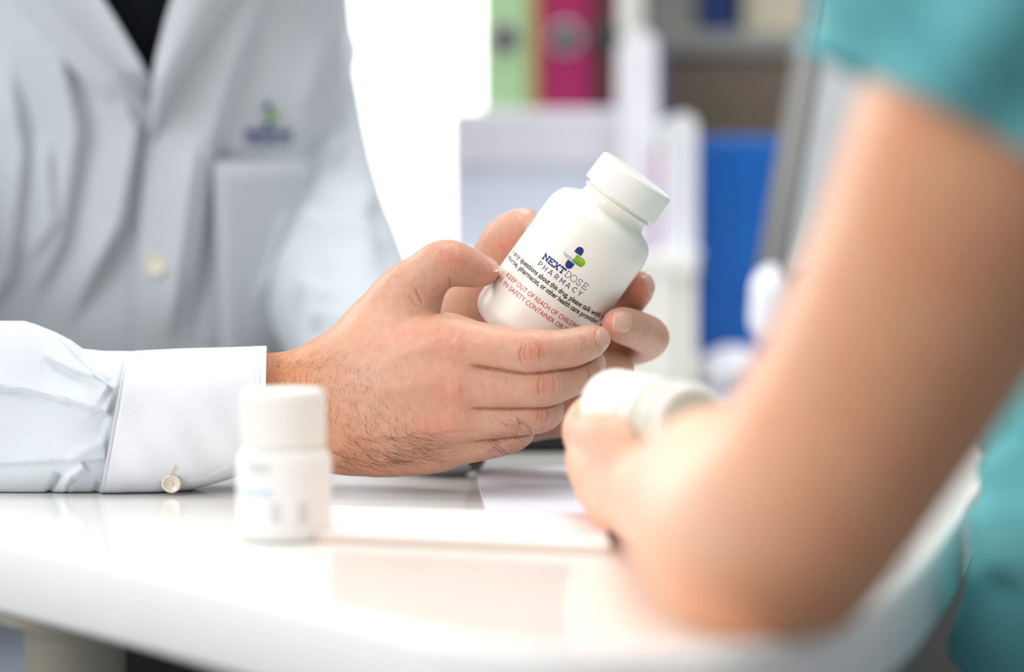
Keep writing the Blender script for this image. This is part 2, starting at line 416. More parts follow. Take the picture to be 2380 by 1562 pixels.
# ------------------------------------------------------------------ print (lettering) in bottle coordinates, millimetres
def arc(cx_, cy_, rx, ry, a0, a1, n=14):
    a = np.radians(np.linspace(a0, a1, n)); return [(cx_ + rx * math.cos(t), cy_ + ry * math.sin(t)) for t in a]
def strokes(lines, w):
    v = []; f = []
    for ln in lines:
        p = np.array(ln, float)
        # resample long straight runs
        q = [p[0]]
        for a, b in zip(p[:-1], p[1:]):
            k = max(1, int(np.linalg.norm(b - a) / 0.6)); q += [a + (b - a) * i / k for i in range(1, k + 1)]
        p = np.array(q); d = np.gradient(p, axis=0); d /= np.maximum(np.linalg.norm(d, axis=1, keepdims=True), 1e-9)
        # keep corners crisp: every run of one direction is its own strip
        for i in range(len(p) - 1):
            s = p[i + 1] - p[i]; l = np.linalg.norm(s)
            if l < 1e-6: continue
            s = s / l; nn = np.array([-s[1], s[0]]) * w / 2; e = s * w * 0.12
            b0 = len(v); v += [p[i] - nn - e, p[i + 1] - nn + e, p[i + 1] + nn + e, p[i] + nn - e]; f.append([b0, b0 + 1, b0 + 2, b0 + 3])
    return np.array(v), f
def glyphs(ch, w):                           # unit-height strokes, slab serif capitals and a light sans
    S = 0.0
    h = w / 2
    G = {
     'N': [[(.12, h), (.12, 1 - h)], [(.12, 1 - h), (.78, h)], [(.78, h), (.78, 1 - h)], [(-.02, h), (.28, h)], [(-.04, 1 - h), (.2, 1 - h)], [(.62, 1 - h), (.94, 1 - h)]],
     'E': [[(.14, h), (.14, 1 - h)], [(0, h), (.78, h)], [(0, 1 - h), (.74, 1 - h)], [(.14, .5), (.52, .5)], [(.74, 1), (.74, .7)], [(.78, 0), (.78, .3)], [(.52, .38), (.52, .62)]],
     'X': [[(.12, h), (.78, 1 - h)], [(.12, 1 - h), (.78, h)], [(-.02, h), (.3, h)], [(.6, h), (.92, h)], [(-.02, 1 - h), (.3, 1 - h)], [(.6, 1 - h), (.92, 1 - h)]],
     'T': [[(.42, h), (.42, 1 - h)], [(0, 1 - h), (.84, 1 - h)], [(.22, h), (.62, h)], [(h * .6, 1), (h * .6, .68)], [(.84 - h * .6, 1), (.84 - h * .6, .68)]],
     'D': [[(.14, h), (.14, 1 - h)], [(0, h), (.4, h)], [(0, 1 - h), (.4, 1 - h)], arc(.4, .5, .46, .5 - h, 90, -90, 18)],
     'O': [arc(.5, .5, .5, .5 - h, 0, 360, 30)],
     'S': [arc(.36, .74, .3, .26 - h, 20, 270, 16) + arc(.36, .26, .32, .26 - h + .0, 90, -160, 16), [(.65, .98), (.65, .74)], [(.04, .02), (.04, .26)]],
     'p': [[(.06, 0), (.06, 1)], [(.06, 1 - h), (.4, 1 - h)], [(.06, .42), (.4, .42)], arc(.4, .71, .27, .29 - h, 90, -90)],
     'h': [[(.06, 0), (.06, 1)], [(.7, 0), (.7, 1)], [(.06, .5), (.7, .5)]],
     'a': [[(0, 0), (.42, 1)], [(.84, 0), (.42, 1)], [(.16, .3), (.68, .3)]],
     'r': [[(.06, 0), (.06, 1)], [(.06, 1 - h), (.4, 1 - h)], [(.06, .42), (.4, .42)], arc(.4, .71, .27, .29 - h, 90, -90), [(.4, .42), (.7, 0)]],
     'm': [[(.06, 0), (.06, 1)], [(.06, 1), (.48, .3)], [(.48, .3), (.9, 1)], [(.9, 1), (.9, 0)]],
     'c': [arc(.5, .5, .46, .5 - h, 50, 310, 24)],
     'y': [[(0, 1), (.38, .45)], [(.76, 1), (.38, .45)], [(.38, .45), (.38, 0)]],
    }
    return G[ch]
def word(chars, x0, y0, hgt, adv, w, sx=1.0):
    V = []; Fc = []; n = 0
    for i, ch in enumerate(chars):
        ls = [[(x0 + adv[i] + a * hgt * sx, y0 + b * hgt) for a, b in l] for l in glyphs(ch, w)]
        v, f = strokes(ls, w * hgt); V.append(v); Fc += [[k + n for k in q] for q in f]; n += len(v)
    return np.vstack(V), Fc
def logo_parts(bd=0.0):
    """the pharmacy emblem and name, mm, origin at the word's left end on the baseline"""
    K = 1 / 4.907
    out = []
    adv = [(t - 67) * K for t in (68, 84.5, 99.5, 116.5)]
    out.append(('next_lettering', 'navy') + word('NEXT', 0, 0, 16 * K, adv, 0.2 + bd * .6))
    adv = [(t - 67) * K for t in (133.5, 148.5, 166.5, 182)]
    out.append(('dose_lettering', 'navy') + word('DOSE', 0, 0, 16 * K, adv, 0.075 + bd, 0.93))
    adv = [(t - 67) * K for t in (68.5, 83, 99, 117, 132.5, 150, 168, 184)]
    out.append(('pharmacy_lettering', 'navy') + word('pharmacy', 0, -18.5 * K, 12.5 * K, adv, 0.13 + bd, 0.95))
    def fan(pts):
        q = []
        for a, b in zip(pts, pts[1:] + pts[:1]):
            m = max(1, int(math.hypot(b[0] - a[0], b[1] - a[1]) / 2.5)); q += [(a[0] + (b[0] - a[0]) * i / m, a[1] + (b[1] - a[1]) * i / m) for i in range(m)]
        p = np.array(q) * K; c = p.mean(0); n = len(p); R = 5
        v = np.vstack([c + (p - c) * (k / R) for k in range(R, 0, -1)] + [c])
        f = [[k * n + i, k * n + (i + 1) % n, (k + 1) * n + (i + 1) % n, (k + 1) * n + i] for k in range(R - 1) for i in range(n)]
        return v, f + [[(R - 1) * n + i, (R - 1) * n + (i + 1) % n, R * n] for i in range(n)]
    o = lambda ps: [(t - 67, s - 156) for t, s in ps]
    out.append(('pill_half', 'navy') + fan(o([(119.5, 214.5), (138.5, 214.5)] + arc(129, 222.5, 9.5, 9.5, 0, 180))))
    out.append(('pill_half', 'navy') + fan(o([(138, 191.5), (119, 191.5)] + arc(128.5, 183.5, 9.5, 9.5, 180, 360))))
    out.append(('green_pill', 'green_ink') + fan(o([(129, 212.6), (129, 193)] + arc(147.5, 202.8, 9.8, 9.8, -90, 90))))
    dk = [(129, 199), (129, 193)] + arc(147.5, 202.8, 9.8, 9.8, -90, -22)
    out.append(('green_pill_shade', 'dgreen_ink') + fan(o(dk)))
    out.append(('green_pill_glint', 'lgreen_ink') + fan(o([(137.5, 209.3), (137.5, 206.6), (147, 206.3), (150, 204.6), (152, 206), (148, 209)])))
    lo_ = np.array(o([(100, 203)] + arc(110, 203, 10, 10, 190, 270, 9) + [(116, 193), (122, 193), (128.6, 193)])) * K
    up_ = np.array(o([(100, 203), (100.8, 201.8), (102, 200.9), (103.5, 200.3), (105, 199.9), (107, 199.7), (109, 199.8), (111, 200), (113, 200.1), (116, 200.2), (119, 200.3), (122, 200.4), (128.6, 200.4)])) * K
    lo_ = lo_[:len(up_)]; up_ = up_[:len(lo_)]
    v = np.vstack([lo_, (lo_ + up_) / 2, up_]); n = len(lo_)
    out.append(('grey_swoosh', 'grey_ink', v, [[k * n + i, k * n + i + 1, (k + 1) * n + i + 1, (k + 1) * n + i] for k in range(2) for i in range(n - 1)]))
    return out
def refine(v, f, mx):
    v = np.asarray(v, float); t = []
    for q in f: t += [[q[0], q[k], q[k + 1]] for k in range(1, len(q) - 1)]
    t = np.array(t)
    for _ in range(4):
        L = np.max([np.linalg.norm(v[t[:, a]] - v[t[:, b]], axis=1) for a, b in ((0, 1), (1, 2), (2, 0))], 0); big = L > mx
        if not big.any(): break
        tb = t[big]; n = len(v); m = len(tb)
        v = np.vstack([v, (v[tb[:, 0]] + v[tb[:, 1]]) / 2, (v[tb[:, 1]] + v[tb[:, 2]]) / 2, (v[tb[:, 2]] + v[tb[:, 0]]) / 2])
        a, b, c = n + np.arange(m), n + m + np.arange(m), n + 2 * m + np.arange(m)
        t = np.vstack([t[~big], np.stack([tb[:, 0], a, c], 1), np.stack([a, tb[:, 1], b], 1), np.stack([c, b, tb[:, 2]], 1), np.stack([a, b, c], 1)])
    return v, t.tolist()
def font_text(s, size, bold=0.0):
    c = bpy.data.curves.new('txt', 'FONT'); c.body = s; c.size = size; c.offset = bold; c.resolution_u = 4
    o = bpy.data.objects.new('txt', c); COL.objects.link(o); dg = bpy.context.evaluated_depsgraph_get()
    me = o.evaluated_get(dg).to_mesh(); v = np.array([x.co[:2] for x in me.vertices]); f = [list(p.vertices) for p in me.polygons]
    o.to_mesh_clear(); bpy.data.objects.remove(o); bpy.data.curves.remove(c)
    return v, f

# ------------------------------------------------------------------ the large bottle
TILT = math.radians(8)
ax2 = np.array([0.5896, 0.8077]); sd2 = np.array([0.8077, -0.5896])
AX = math.cos(TILT) * (ax2[0] * cx + ax2[1] * cu) - math.sin(TILT) * cf
SD = sd2[0] * cx + sd2[1] * cu
FR = np.cross(SD, AX)                        # towards the camera (local -y)
if FR @ cf > 0: FR = -FR
BASE = P(1201.6, 792, 1.1525)
RB = 27.5
def to_world(v):                             # bottle-local metres -> world
    return BASE + v[:, :1] * SD + v[:, 1:2] * (-FR) + v[:, 2:3] * AX
def large_bottle():
    b = thing('pill_bottle', 'large white medicine bottle with ribbed cap and printed warnings, held tilted in both hands', 'bottle', tuple(BASE))
    R = 0.0275
    prof = [(0, 0.0012), (0.017, 0.0012), (0.0185, 0)] + [(R - 0.009 + 0.009 * math.sin(a), 0.009 - 0.009 * math.cos(a)) for a in np.linspace(0, math.pi / 2, 10)]
    prof += [(R, z) for z in np.linspace(0.012, 0.062, 12)]
    prof += [(0.0274, 0.0645), (0.0270, 0.0672), (0.0262, 0.0698), (0.0250, 0.0719), (0.0232, 0.0735), (0.0212, 0.0746), (0.0192, 0.0754), (0.0177, 0.0762), (0.0169, 0.0775),
             (0.0167, 0.0797), (0.0168, 0.0802), (0.0178, 0.0806), (0.0179, 0.0816), (0.0168, 0.0820), (0.0166, 0.084), (0.0166, 0.09), (0, 0.09)]
    v, f = lathe(prof, 128); body = put('body', to_world(v), f, M['plastic'], b); sharp(body, 50)
    cr = 0.0197
    def ribs(z, th, r):
        on = (r > 0.0185) * np.clip((z - 0.0836) / 0.0006, 0, 1) * np.clip((0.0962 - z) / 0.0012, 0, 1)
        return on * 0.00008 * np.cos(th * 104)
    cp = [(0.0168, 0.0850), (0.0185, 0.0836), (cr, 0.0835), (cr, 0.0842)] + [(cr - 0.0003 * k / 8, 0.085 + 0.0108 * k / 8) for k in range(9)] + \
         [(0.0192, 0.0966), (0.0187, 0.0974), (0.0178, 0.0978), (0.0168, 0.0977), (0.0160, 0.0973), (0.0150, 0.0972), (0.0146, 0.0975), (0.0136, 0.0976), (0.0, 0.0976)]
    v, f = lathe(cp, 104 * 6, ribs); cap = put('cap', to_world(v), f, M['cap'], b); sharp(cap, 60)
    def wrap(p, off=0.05):
        a = np.arcsin(np.clip(p[:, 0] / (RB * 1.03), -1, 1))
        r = (RB + off) / 1000
        return np.c_[r * np.sin(a), -r * np.cos(a), p[:, 1] / 1000]
    def on_bottle(nm, v, f, m, off=0.05):
        if 'text' in nm: v, f = refine(v, f, .45)
        keep = np.abs(v[:, 0]) < RB * 0.998
        f = [q for q in f if keep[q].all()]
        put(nm, to_world(wrap(v, off)), f, M[m], b, smooth=False)
    K = 1 / 4.858; zs = lambda s: (s + 45) * K
    x0, z0 = (67 - 135) / 4.907, zs(156)
    for q in logo_parts():
        v, f = q[2], q[3]
        off = {'green_pill': 0.06, 'green_pill_shade': 0.085, 'green_pill_glint': 0.085}.get(q[0], 0.05)
        on_bottle(q[0], v + [x0, z0], f, q[1], off)
    for nm, s, size, m, t0, t1, sc, bold in (
        ('warning_text', 'e any questions about this drug, please talk with y', 3.5, 'black_ink', -3, 270, 123, 0.07),
        ('warning_text', 'nurse, pharmacist, or other health care provider.', 3.5, 'black_ink', 1, 267, 107, 0.07),
        ('red_warning_text', 'KEEP OUT OF REACH OF CHILDREN', 3.3, 'red_ink', 23, 243, 75.5, 0.0),
        ('red_warning_text', 'ORE IN SAFETY CONTAINER OR SECURE', 3.3, 'red_ink', -3, 256, 57, 0.0)):
        v, f = font_text(s, size, bold)
        w = v[:, 0].max() - v[:, 0].min(); v[:, 0] = (v[:, 0] - v[:, 0].min()) / w * (t1 - t0) / 4.907 + (t0 - 135) / 4.907
        v[:, 1] += zs(sc) - size * 0.28
        on_bottle(nm, v, f, m)
    return b
large_bottle()

# ------------------------------------------------------------------ small bottles
def small_bottle(label, base, axis, front, R, Ht, cap_frac=0.42, cap_r=0.86, grey_base=False):
    b = thing('pill_bottle', label, 'bottle', tuple(base))
    axis = axis / np.linalg.norm(axis); sd = np.cross(axis, front); sd /= np.linalg.norm(sd); fr = np.cross(sd, axis)
    tw = lambda v: base + v[:, :1] * sd + v[:, 1:2] * (-fr) + v[:, 2:3] * axis
    hb = Ht * (1 - cap_frac); e = 0.003
    prof = [(0, 0.0008), (R * 0.7, 0.0008), (R * 0.75, 0)] + [(R - e + e * math.sin(a), e - e * math.cos(a)) for a in np.linspace(0, math.pi / 2, 6)]
    prof += [(R, z) for z in np.linspace(0.006, hb - 0.008, 6)] + [(R * 0.99, hb - 0.006), (R * 0.95, hb - 0.0035), (R * 0.88, hb - 0.002), (R * 0.8, hb - 0.001), (R * 0.78, hb + 0.004), (0, hb + 0.004)]
    v, f = lathe(prof, 64); o = put('body', tw(v), f, M['plastic2'], b); sharp(o, 60)
    if grey_base:
        v, f = lathe([(0, -0.0004), (R * 0.72, -0.0004), (R - 0.002, 0.0006), (R + 0.0002, 0.003), (R + 0.0002, 0.024), (R - 0.001, 0.0243)], 64)
        put('shade_shell', tw(v), f, M['shaded_plastic'], b)  # grey shell paints shade onto the bottom end of the white bottle
    c = R * cap_r
    def ribs(z, th, r): return (r > c * 0.97) * 0.00018 * np.cos(th * 60)
    v, f = lathe([(c * 0.9, hb - 0.001), (c, hb - 0.001), (c, hb + 0.002), (c, Ht - 0.004), (c * 0.985, Ht - 0.0022), (c * 0.94, Ht - 0.0006), (c * 0.88, Ht), (0, Ht)], 240, ribs)
    o = put('cap', tw(v), f, M['cap'], b); sharp(o, 60)
    return b, tw
fbase = T(661, 1249)
fb, ftw = small_bottle('small white medicine bottle standing on the table in front of the shirt cuff', fbase, np.array([0, 0, 1.0]), np.array([0, -1.0, 0]), 0.0193, 0.0605, 0.37, 0.87)
# its faint printed label
def cyl_patch(R, a0, a1, z0, z1, n=16):
    a = np.radians(np.linspace(a0, a1, n)); v = []
    for t in a: v += [(R * math.sin(t), -R * math.cos(t), z0), (R * math.sin(t), -R * math.cos(t), z1)]
    return np.array(v), [[2 * i, 2 * i + 2, 2 * i + 3, 2 * i + 1] for i in range(n - 1)]
for nm, m, a0, a1, z0, z1 in (('label_print', 'faint_ink', -42, -12, 0.0275, 0.0325), ('label_band', 'pale_blue_ink', -80, -8, 0.018, 0.0215), ('label_print', 'faint_ink', -12, 2, 0.008, 0.016), ('label_print', 'faint_ink', 22, 34, 0.008, 0.016)):
    v, f = cyl_patch(0.0194, a0, a1, z0, z1); put(nm, ftw(v), f, M[m], fb)

# the bottle in the near hand on the right
pb0 = P(1608, 985, 0.945); pb1 = P(1420, 942, 1.012)
pb, ptw = small_bottle('small white medicine bottle lying in the bare-armed person\'s hand', pb0, pb1 - pb0, -cf, 0.0158, float(np.linalg.norm(pb1 - pb0)), 0.45, 0.97, grey_base=True)
v, f = cyl_patch(0.0160, -30, 60, 0.022, 0.026); put('label_print', ptw(v), f, M['grey_ink'], pb)

# ------------------------------------------------------------------ hands of the pharmacist
NH = {}   # near hand (his right)
def near_hand():
    c = {}
    c['arm'] = chain([(380, 985, 1.145, 26), (560, 960, 1.143, 22), (660, 948, 1.142, 20), (760, 935, 1.138, 20)], .004)
    c['arm2'] = chain([(420, 1000, 1.145, 23), (620, 985, 1.145, 19), (720, 998, 1.142, 16.5), (800, 1003, 1.138, 15.5)], .004)
    c['arm3'] = chain([(420, 945, 1.145, 23), (620, 912, 1.143, 16), (720, 900, 1.140, 15.5), (800, 870, 1.135, 17)], .004)
    mc = {'i': [(770, 880, 1.133, 16), (900, 838, 1.124, 15), (1040, 800, 1.1165, 13.2)],
          'm': [(770, 925, 1.130, 16), (900, 900, 1.119, 15), (1050, 885, 1.1125, 13.0)],
          'r': [(770, 965, 1.132, 16), (900, 965, 1.121, 14.5), (1040, 970, 1.1155, 12.2)],
          'p': [(770, 1003, 1.136, 15.5), (880, 1026, 1.130, 15.3), (1005, 1030, 1.1245, 12.8)]}
    for k, r in mc.items(): c['mc' + k] = chain(r, .004)
    c['palm'] = chain([(800, 960, 1.150, 17), (900, 940, 1.143, 17), (1010, 910, 1.136, 15)], .004)
    c['palm2'] = chain([(800, 1010, 1.150, 15), (900, 1010, 1.146, 16), (1000, 985, 1.138, 13)], .004)
    c['thenar'] = chain([(800, 880, 1.142, 16), (868, 790, 1.139, 17), (945, 700, 1.132, 13.5)], .004)
    c['web'] = chain([(850, 850, 1.130, 14), (900, 770, 1.130, 13), (948, 748, 1.130, 8)], .004)
    T_ = chain([(945, 688, 1.131, 13.5), (985, 645, 1.127, 11), (1033, 612, 1.124, 10.6), (1080, 620, 1.128, 8.8), (1112, 630, 1.1335, 7.0), (1132, 630, 1.137, 5.6)], .002)
    I_ = chain([(1040, 800, 1.1165, 13.0), (1120, 807, 1.110, 10.8), (1190, 816, 1.106, 9.8), (1238, 819, 1.104, 9.9), (1290, 815, 1.1055, 8.7), (1335, 807, 1.108, 8.1), (1368, 796, 1.112, 7.3), (1388, 788, 1.1155, 5.6)], .002)
    M_ = chain([(1050, 888, 1.1125, 12.2), (1130, 898, 1.109, 10.2), (1210, 900, 1.1075, 9.3), (1268, 895, 1.108, 9.3), (1315, 882, 1.113, 8.2), (1349, 869, 1.1185, 7.8), (1369, 851, 1.1235, 6.8), (1376, 843, 1.1275, 5.6)], .002)
    R_ = chain([(1040, 970, 1.1165, 12), (1120, 970, 1.1145, 10.0), (1190, 966, 1.1135, 9.0), (1248, 959, 1.1155, 9.1), (1270, 954, 1.123, 7.8), (1262, 950, 1.134, 7.4), (1240, 945, 1.146, 6)], .002)
    P_ = chain([(1005, 1030, 1.1255, 12.5), (1085, 1027, 1.1225, 9.6), (1150, 1020, 1.1215, 8.2), (1192, 1007, 1.122, 7.9), (1206, 999, 1.128, 6.8), (1195, 995, 1.140, 6.2), (1180, 990, 1.148, 5.2)], .002)
    def f(p):
        k = .010
        palm = c['mci'][0](p)
        for q in ('mcm', 'mcr', 'mcp', 'palm', 'palm2', 'thenar', 'arm', 'arm2', 'arm3'): palm = smin(palm, c[q][0](p), k if q[:2] != 'mc' else .007)
        palm = smin(palm, c['web'][0](p), .010)
        fs = [smin(palm, g[0](p), kk) for g, kk in ((T_, .010), (I_, .006), (M_, .006), (R_, .006), (P_, .006))]
        d = fs[0]
        for e in fs[1:]: d = smin(d, e, .0005)
        return d
    allc = list(c.values()) + [T_, I_, M_, R_, P_]
    lo = np.min([a[1] for a in allc], 0) - .004; hi = np.max([a[2] for a in allc], 0) + .004
    return f, lo, hi, (I_, M_, R_, P_)
f, lo, hi, NFG = near_hand(); NHv, NHf = sdf_mesh(f, lo, hi, 0.00068, 3)

def far_hand():
    palm = [chain([(1060, 930, 1.222, 19), (1095, 870, 1.218, 22), (1150, 800, 1.208, 18)], .004),
            chain([(1130, 935, 1.220, 18), (1190, 880, 1.212, 19), (1260, 800, 1.200, 16)], .004),
            chain([(1150, 955, 1.216, 14), (1220, 940, 1.206, 15), (1270, 900, 1.198, 14)], .004),
            chain([(1060, 850, 1.222, 19), (1075, 760, 1.208, 17), (1100, 690, 1.199, 13.5)], .004),
            chain([(900, 900, 1.34, 25), (1020, 975, 1.222, 18), (1080, 935, 1.212, 17)], .004)]
    T_ = chain([(1100, 700, 1.199, 13.5), (1128, 640, 1.190, 11.0), (1166, 572, 1.182, 11.0), (1195, 538, 1.177, 9.4), (1222, 514, 1.173, 6.2)], .002)
    I_ = chain([(1250, 800, 1.203, 12), (1340, 752, 1.198, 10.5), (1420, 728, 1.190, 9.5), (1455, 702, 1.176, 8.4), (1475, 678, 1.166, 8.0), (1486, 665, 1.160, 7.0)], .002)
    M_ = chain([(1270, 830, 1.205, 12), (1390, 815, 1.200, 10.5), (1480, 800, 1.186, 9.6), (1509, 784, 1.168, 9.3), (1482, 768, 1.148, 8.7), (1450, 757, 1.136, 8.2), (1432, 753, 1.1305, 6.4)], .002)
    R_ = chain([(1260, 880, 1.202, 12), (1350, 865, 1.192, 10), (1425, 862, 1.176, 9.2), (1418, 858, 1.158, 8.2), (1395, 856, 1.150, 7)], .002)
    P_ = chain([(1240, 940, 1.200, 11), (1300, 925, 1.190, 9.5), (1385, 938, 1.178, 8.2), (1392, 938, 1.165, 7.2), (1372, 938, 1.158, 6)], .002)
    H_ = chain([(1180, 975, 1.210, 12), (1260, 975, 1.197, 9.2), (1330, 975, 1.185, 8), (1370, 975, 1.178, 7)], .002)
    def f(p):
        d = palm[0][0](p)
        for q in palm[1:]: d = smin(d, q[0](p), .010)
        fs = [smin(d, g[0](p), .006) for g in (T_, I_, M_, R_, P_, H_)]
        o = fs[0]
        for e in fs[1:]: o = smin(o, e, .001)
        return o
    al = palm + [T_, I_, M_, R_, P_, H_]
    return f, np.min([a[1] for a in al], 0) - .004, np.max([a[2] for a in al], 0) + .004
f, lo, hi = far_hand(); FHv, FHf = sdf_mesh(f, lo, hi, 0.0009, 3)

def skin_tint(v, n, base, spots, lines=()):
    """base colour with patches (reddened knuckles, tanned wrist, paleness of lit skin) and darkened crease lines"""
    px, py, d = proj(v); c = np.tile(np.array(base[:3]), (len(v), 1))
    for (x, y, rx, ry, colr, a) in spots:
        w = a * np.exp(-((px - x) / rx) ** 2 - ((py - y) / ry) ** 2); c = c * (1 - w[:, None]) + np.array(lin(colr)[:3]) * w[:, None]
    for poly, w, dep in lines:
        if w <= 3.5 and dep < 0: c = c * (1 - ridge(px, py, poly, min(.28, -dep * .6), w * .8, .25))[:, None] ** np.array([.7, 1.2, 1.3])  # creases and nail grooves darkened: skin pigment plus shade painted into the colour
    return np.c_[c, np.ones(len(v))]
def subdiv(v, f):
    e = np.sort(np.vstack([f[:, [0, 1]], f[:, [1, 2]], f[:, [2, 3]], f[:, [3, 0]]]), 1); key = e[:, 0] * len(v) + e[:, 1]
    u, inv = np.unique(key, return_inverse=True); inv = inv.reshape(-1); m = (v[u // len(v)] + v[u % len(v)]) / 2
    n0 = len(v); n1 = n0 + len(m); fc = v[f].mean(1); k = len(f); a, b, c, d = [n0 + inv[i * k:(i + 1) * k] for i in range(4)]; q = n1 + np.arange(k)
    nf = np.vstack([np.stack(x, 1) for x in ((f[:, 0], a, q, d), (a, f[:, 1], b, q), (q, b, f[:, 2], c), (d, q, c, f[:, 3]))])
    v2 = np.vstack([v, m, fc]); ed = np.vstack([nf[:, [0, 1]], nf[:, [1, 2]], nf[:, [2, 3]], nf[:, [3, 0]]])
    s_ = np.stack([np.bincount(ed[:, 0], v2[ed[:, 1], j], len(v2)) + np.bincount(ed[:, 1], v2[ed[:, 0], j], len(v2)) for j in range(3)], 1)
    return v2 * .5 + .5 * s_ / np.maximum(np.bincount(ed.ravel(), minlength=len(v2))[:, None], 1), nf
def wrinkle(v, f, lines):
    n = vnormals(v, f); px, py, d = proj(v); fac = np.clip(-(n @ cf) * 3 - 0.2, 0, 1); h = np.zeros(len(v))
    for poly, w, dep in lines:
        h += ridge(px, py, poly, dep / 1000 * (0.5 if w < 3.5 else 1), w, 0.25 if w < 6 or w > 7.5 else 0.3)
    return v + n * (h * fac)[:, None], n
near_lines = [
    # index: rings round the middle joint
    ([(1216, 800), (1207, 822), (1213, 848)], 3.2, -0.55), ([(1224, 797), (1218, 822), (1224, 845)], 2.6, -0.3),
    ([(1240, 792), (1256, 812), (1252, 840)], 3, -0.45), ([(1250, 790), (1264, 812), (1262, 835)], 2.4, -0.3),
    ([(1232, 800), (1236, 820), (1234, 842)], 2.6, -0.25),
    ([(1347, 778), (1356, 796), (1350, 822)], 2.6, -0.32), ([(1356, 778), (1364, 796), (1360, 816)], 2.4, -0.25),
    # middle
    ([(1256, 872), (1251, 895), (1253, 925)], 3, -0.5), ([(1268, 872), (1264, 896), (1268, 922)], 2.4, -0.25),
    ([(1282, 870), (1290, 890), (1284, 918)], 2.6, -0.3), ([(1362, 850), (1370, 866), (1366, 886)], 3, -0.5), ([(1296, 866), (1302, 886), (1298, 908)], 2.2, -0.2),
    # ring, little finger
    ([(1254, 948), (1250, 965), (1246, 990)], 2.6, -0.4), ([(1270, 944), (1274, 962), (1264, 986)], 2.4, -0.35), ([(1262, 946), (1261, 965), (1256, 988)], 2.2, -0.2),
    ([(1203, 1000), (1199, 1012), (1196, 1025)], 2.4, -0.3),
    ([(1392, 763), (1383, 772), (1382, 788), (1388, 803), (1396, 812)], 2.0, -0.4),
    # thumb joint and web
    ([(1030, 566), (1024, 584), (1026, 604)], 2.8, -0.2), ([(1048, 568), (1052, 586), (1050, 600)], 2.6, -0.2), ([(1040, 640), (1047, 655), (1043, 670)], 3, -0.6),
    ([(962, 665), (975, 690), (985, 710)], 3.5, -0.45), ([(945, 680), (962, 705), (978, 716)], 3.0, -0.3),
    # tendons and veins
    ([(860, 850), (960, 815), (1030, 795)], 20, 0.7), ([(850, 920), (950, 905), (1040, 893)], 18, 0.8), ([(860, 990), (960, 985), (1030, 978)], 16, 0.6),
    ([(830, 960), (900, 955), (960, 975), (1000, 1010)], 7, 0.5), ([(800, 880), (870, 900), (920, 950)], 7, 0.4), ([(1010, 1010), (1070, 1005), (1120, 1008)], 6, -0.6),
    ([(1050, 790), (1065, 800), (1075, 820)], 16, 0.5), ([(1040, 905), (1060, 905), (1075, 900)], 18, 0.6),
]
NHv, NHf = subdiv(NHv, NHf)
def clefts(v, f):
    """deepen the lines where neighbouring fingers lie against each other"""
    n = vnormals(v, f); px, py, d = proj(v); D = np.stack([g[0](v.astype(np.float32)) for g in NFG], 1)
    D.sort(axis=1); gap = D[:, 1] - D[:, 0]; w = np.clip((px - 1088) / 30, 0, 1)
    return v - n * (0.0016 * np.exp(-(gap / 0.00065) ** 2) * w * (D[:, 0] < .002))[:, None]
NHv = clefts(NHv, NHf); NHv, NHn = wrinkle(NHv, NHf, near_lines)
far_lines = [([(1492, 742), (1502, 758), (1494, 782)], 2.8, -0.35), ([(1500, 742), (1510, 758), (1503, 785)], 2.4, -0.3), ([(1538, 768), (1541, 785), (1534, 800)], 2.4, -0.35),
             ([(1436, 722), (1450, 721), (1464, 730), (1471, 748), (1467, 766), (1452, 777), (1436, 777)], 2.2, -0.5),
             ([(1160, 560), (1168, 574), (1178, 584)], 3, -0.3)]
FHv, FHn = wrinkle(FHv, FHf, far_lines)
SKIN = lin((205, 159, 137))
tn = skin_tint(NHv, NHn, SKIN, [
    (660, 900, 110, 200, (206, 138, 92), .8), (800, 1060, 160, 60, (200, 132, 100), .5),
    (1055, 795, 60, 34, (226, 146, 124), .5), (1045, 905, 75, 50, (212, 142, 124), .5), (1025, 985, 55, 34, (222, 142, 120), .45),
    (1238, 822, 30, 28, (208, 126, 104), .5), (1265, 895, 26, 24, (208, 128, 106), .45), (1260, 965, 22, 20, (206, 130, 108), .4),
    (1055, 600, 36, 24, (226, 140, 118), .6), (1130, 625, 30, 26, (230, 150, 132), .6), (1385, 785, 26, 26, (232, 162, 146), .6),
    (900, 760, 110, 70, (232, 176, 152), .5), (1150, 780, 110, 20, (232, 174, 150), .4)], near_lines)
tf = skin_tint(FHv, FHn, SKIN, [(1490, 668, 34, 34, (228, 130, 112), .8), (1415, 752, 22, 30, (228, 140, 122), .6), (1540, 785, 20, 20, (212, 138, 116), .5), (1220, 510, 24, 24, (232, 160, 142), .6), (1180, 570, 40, 30, (226, 146, 126), .5)], far_lines)

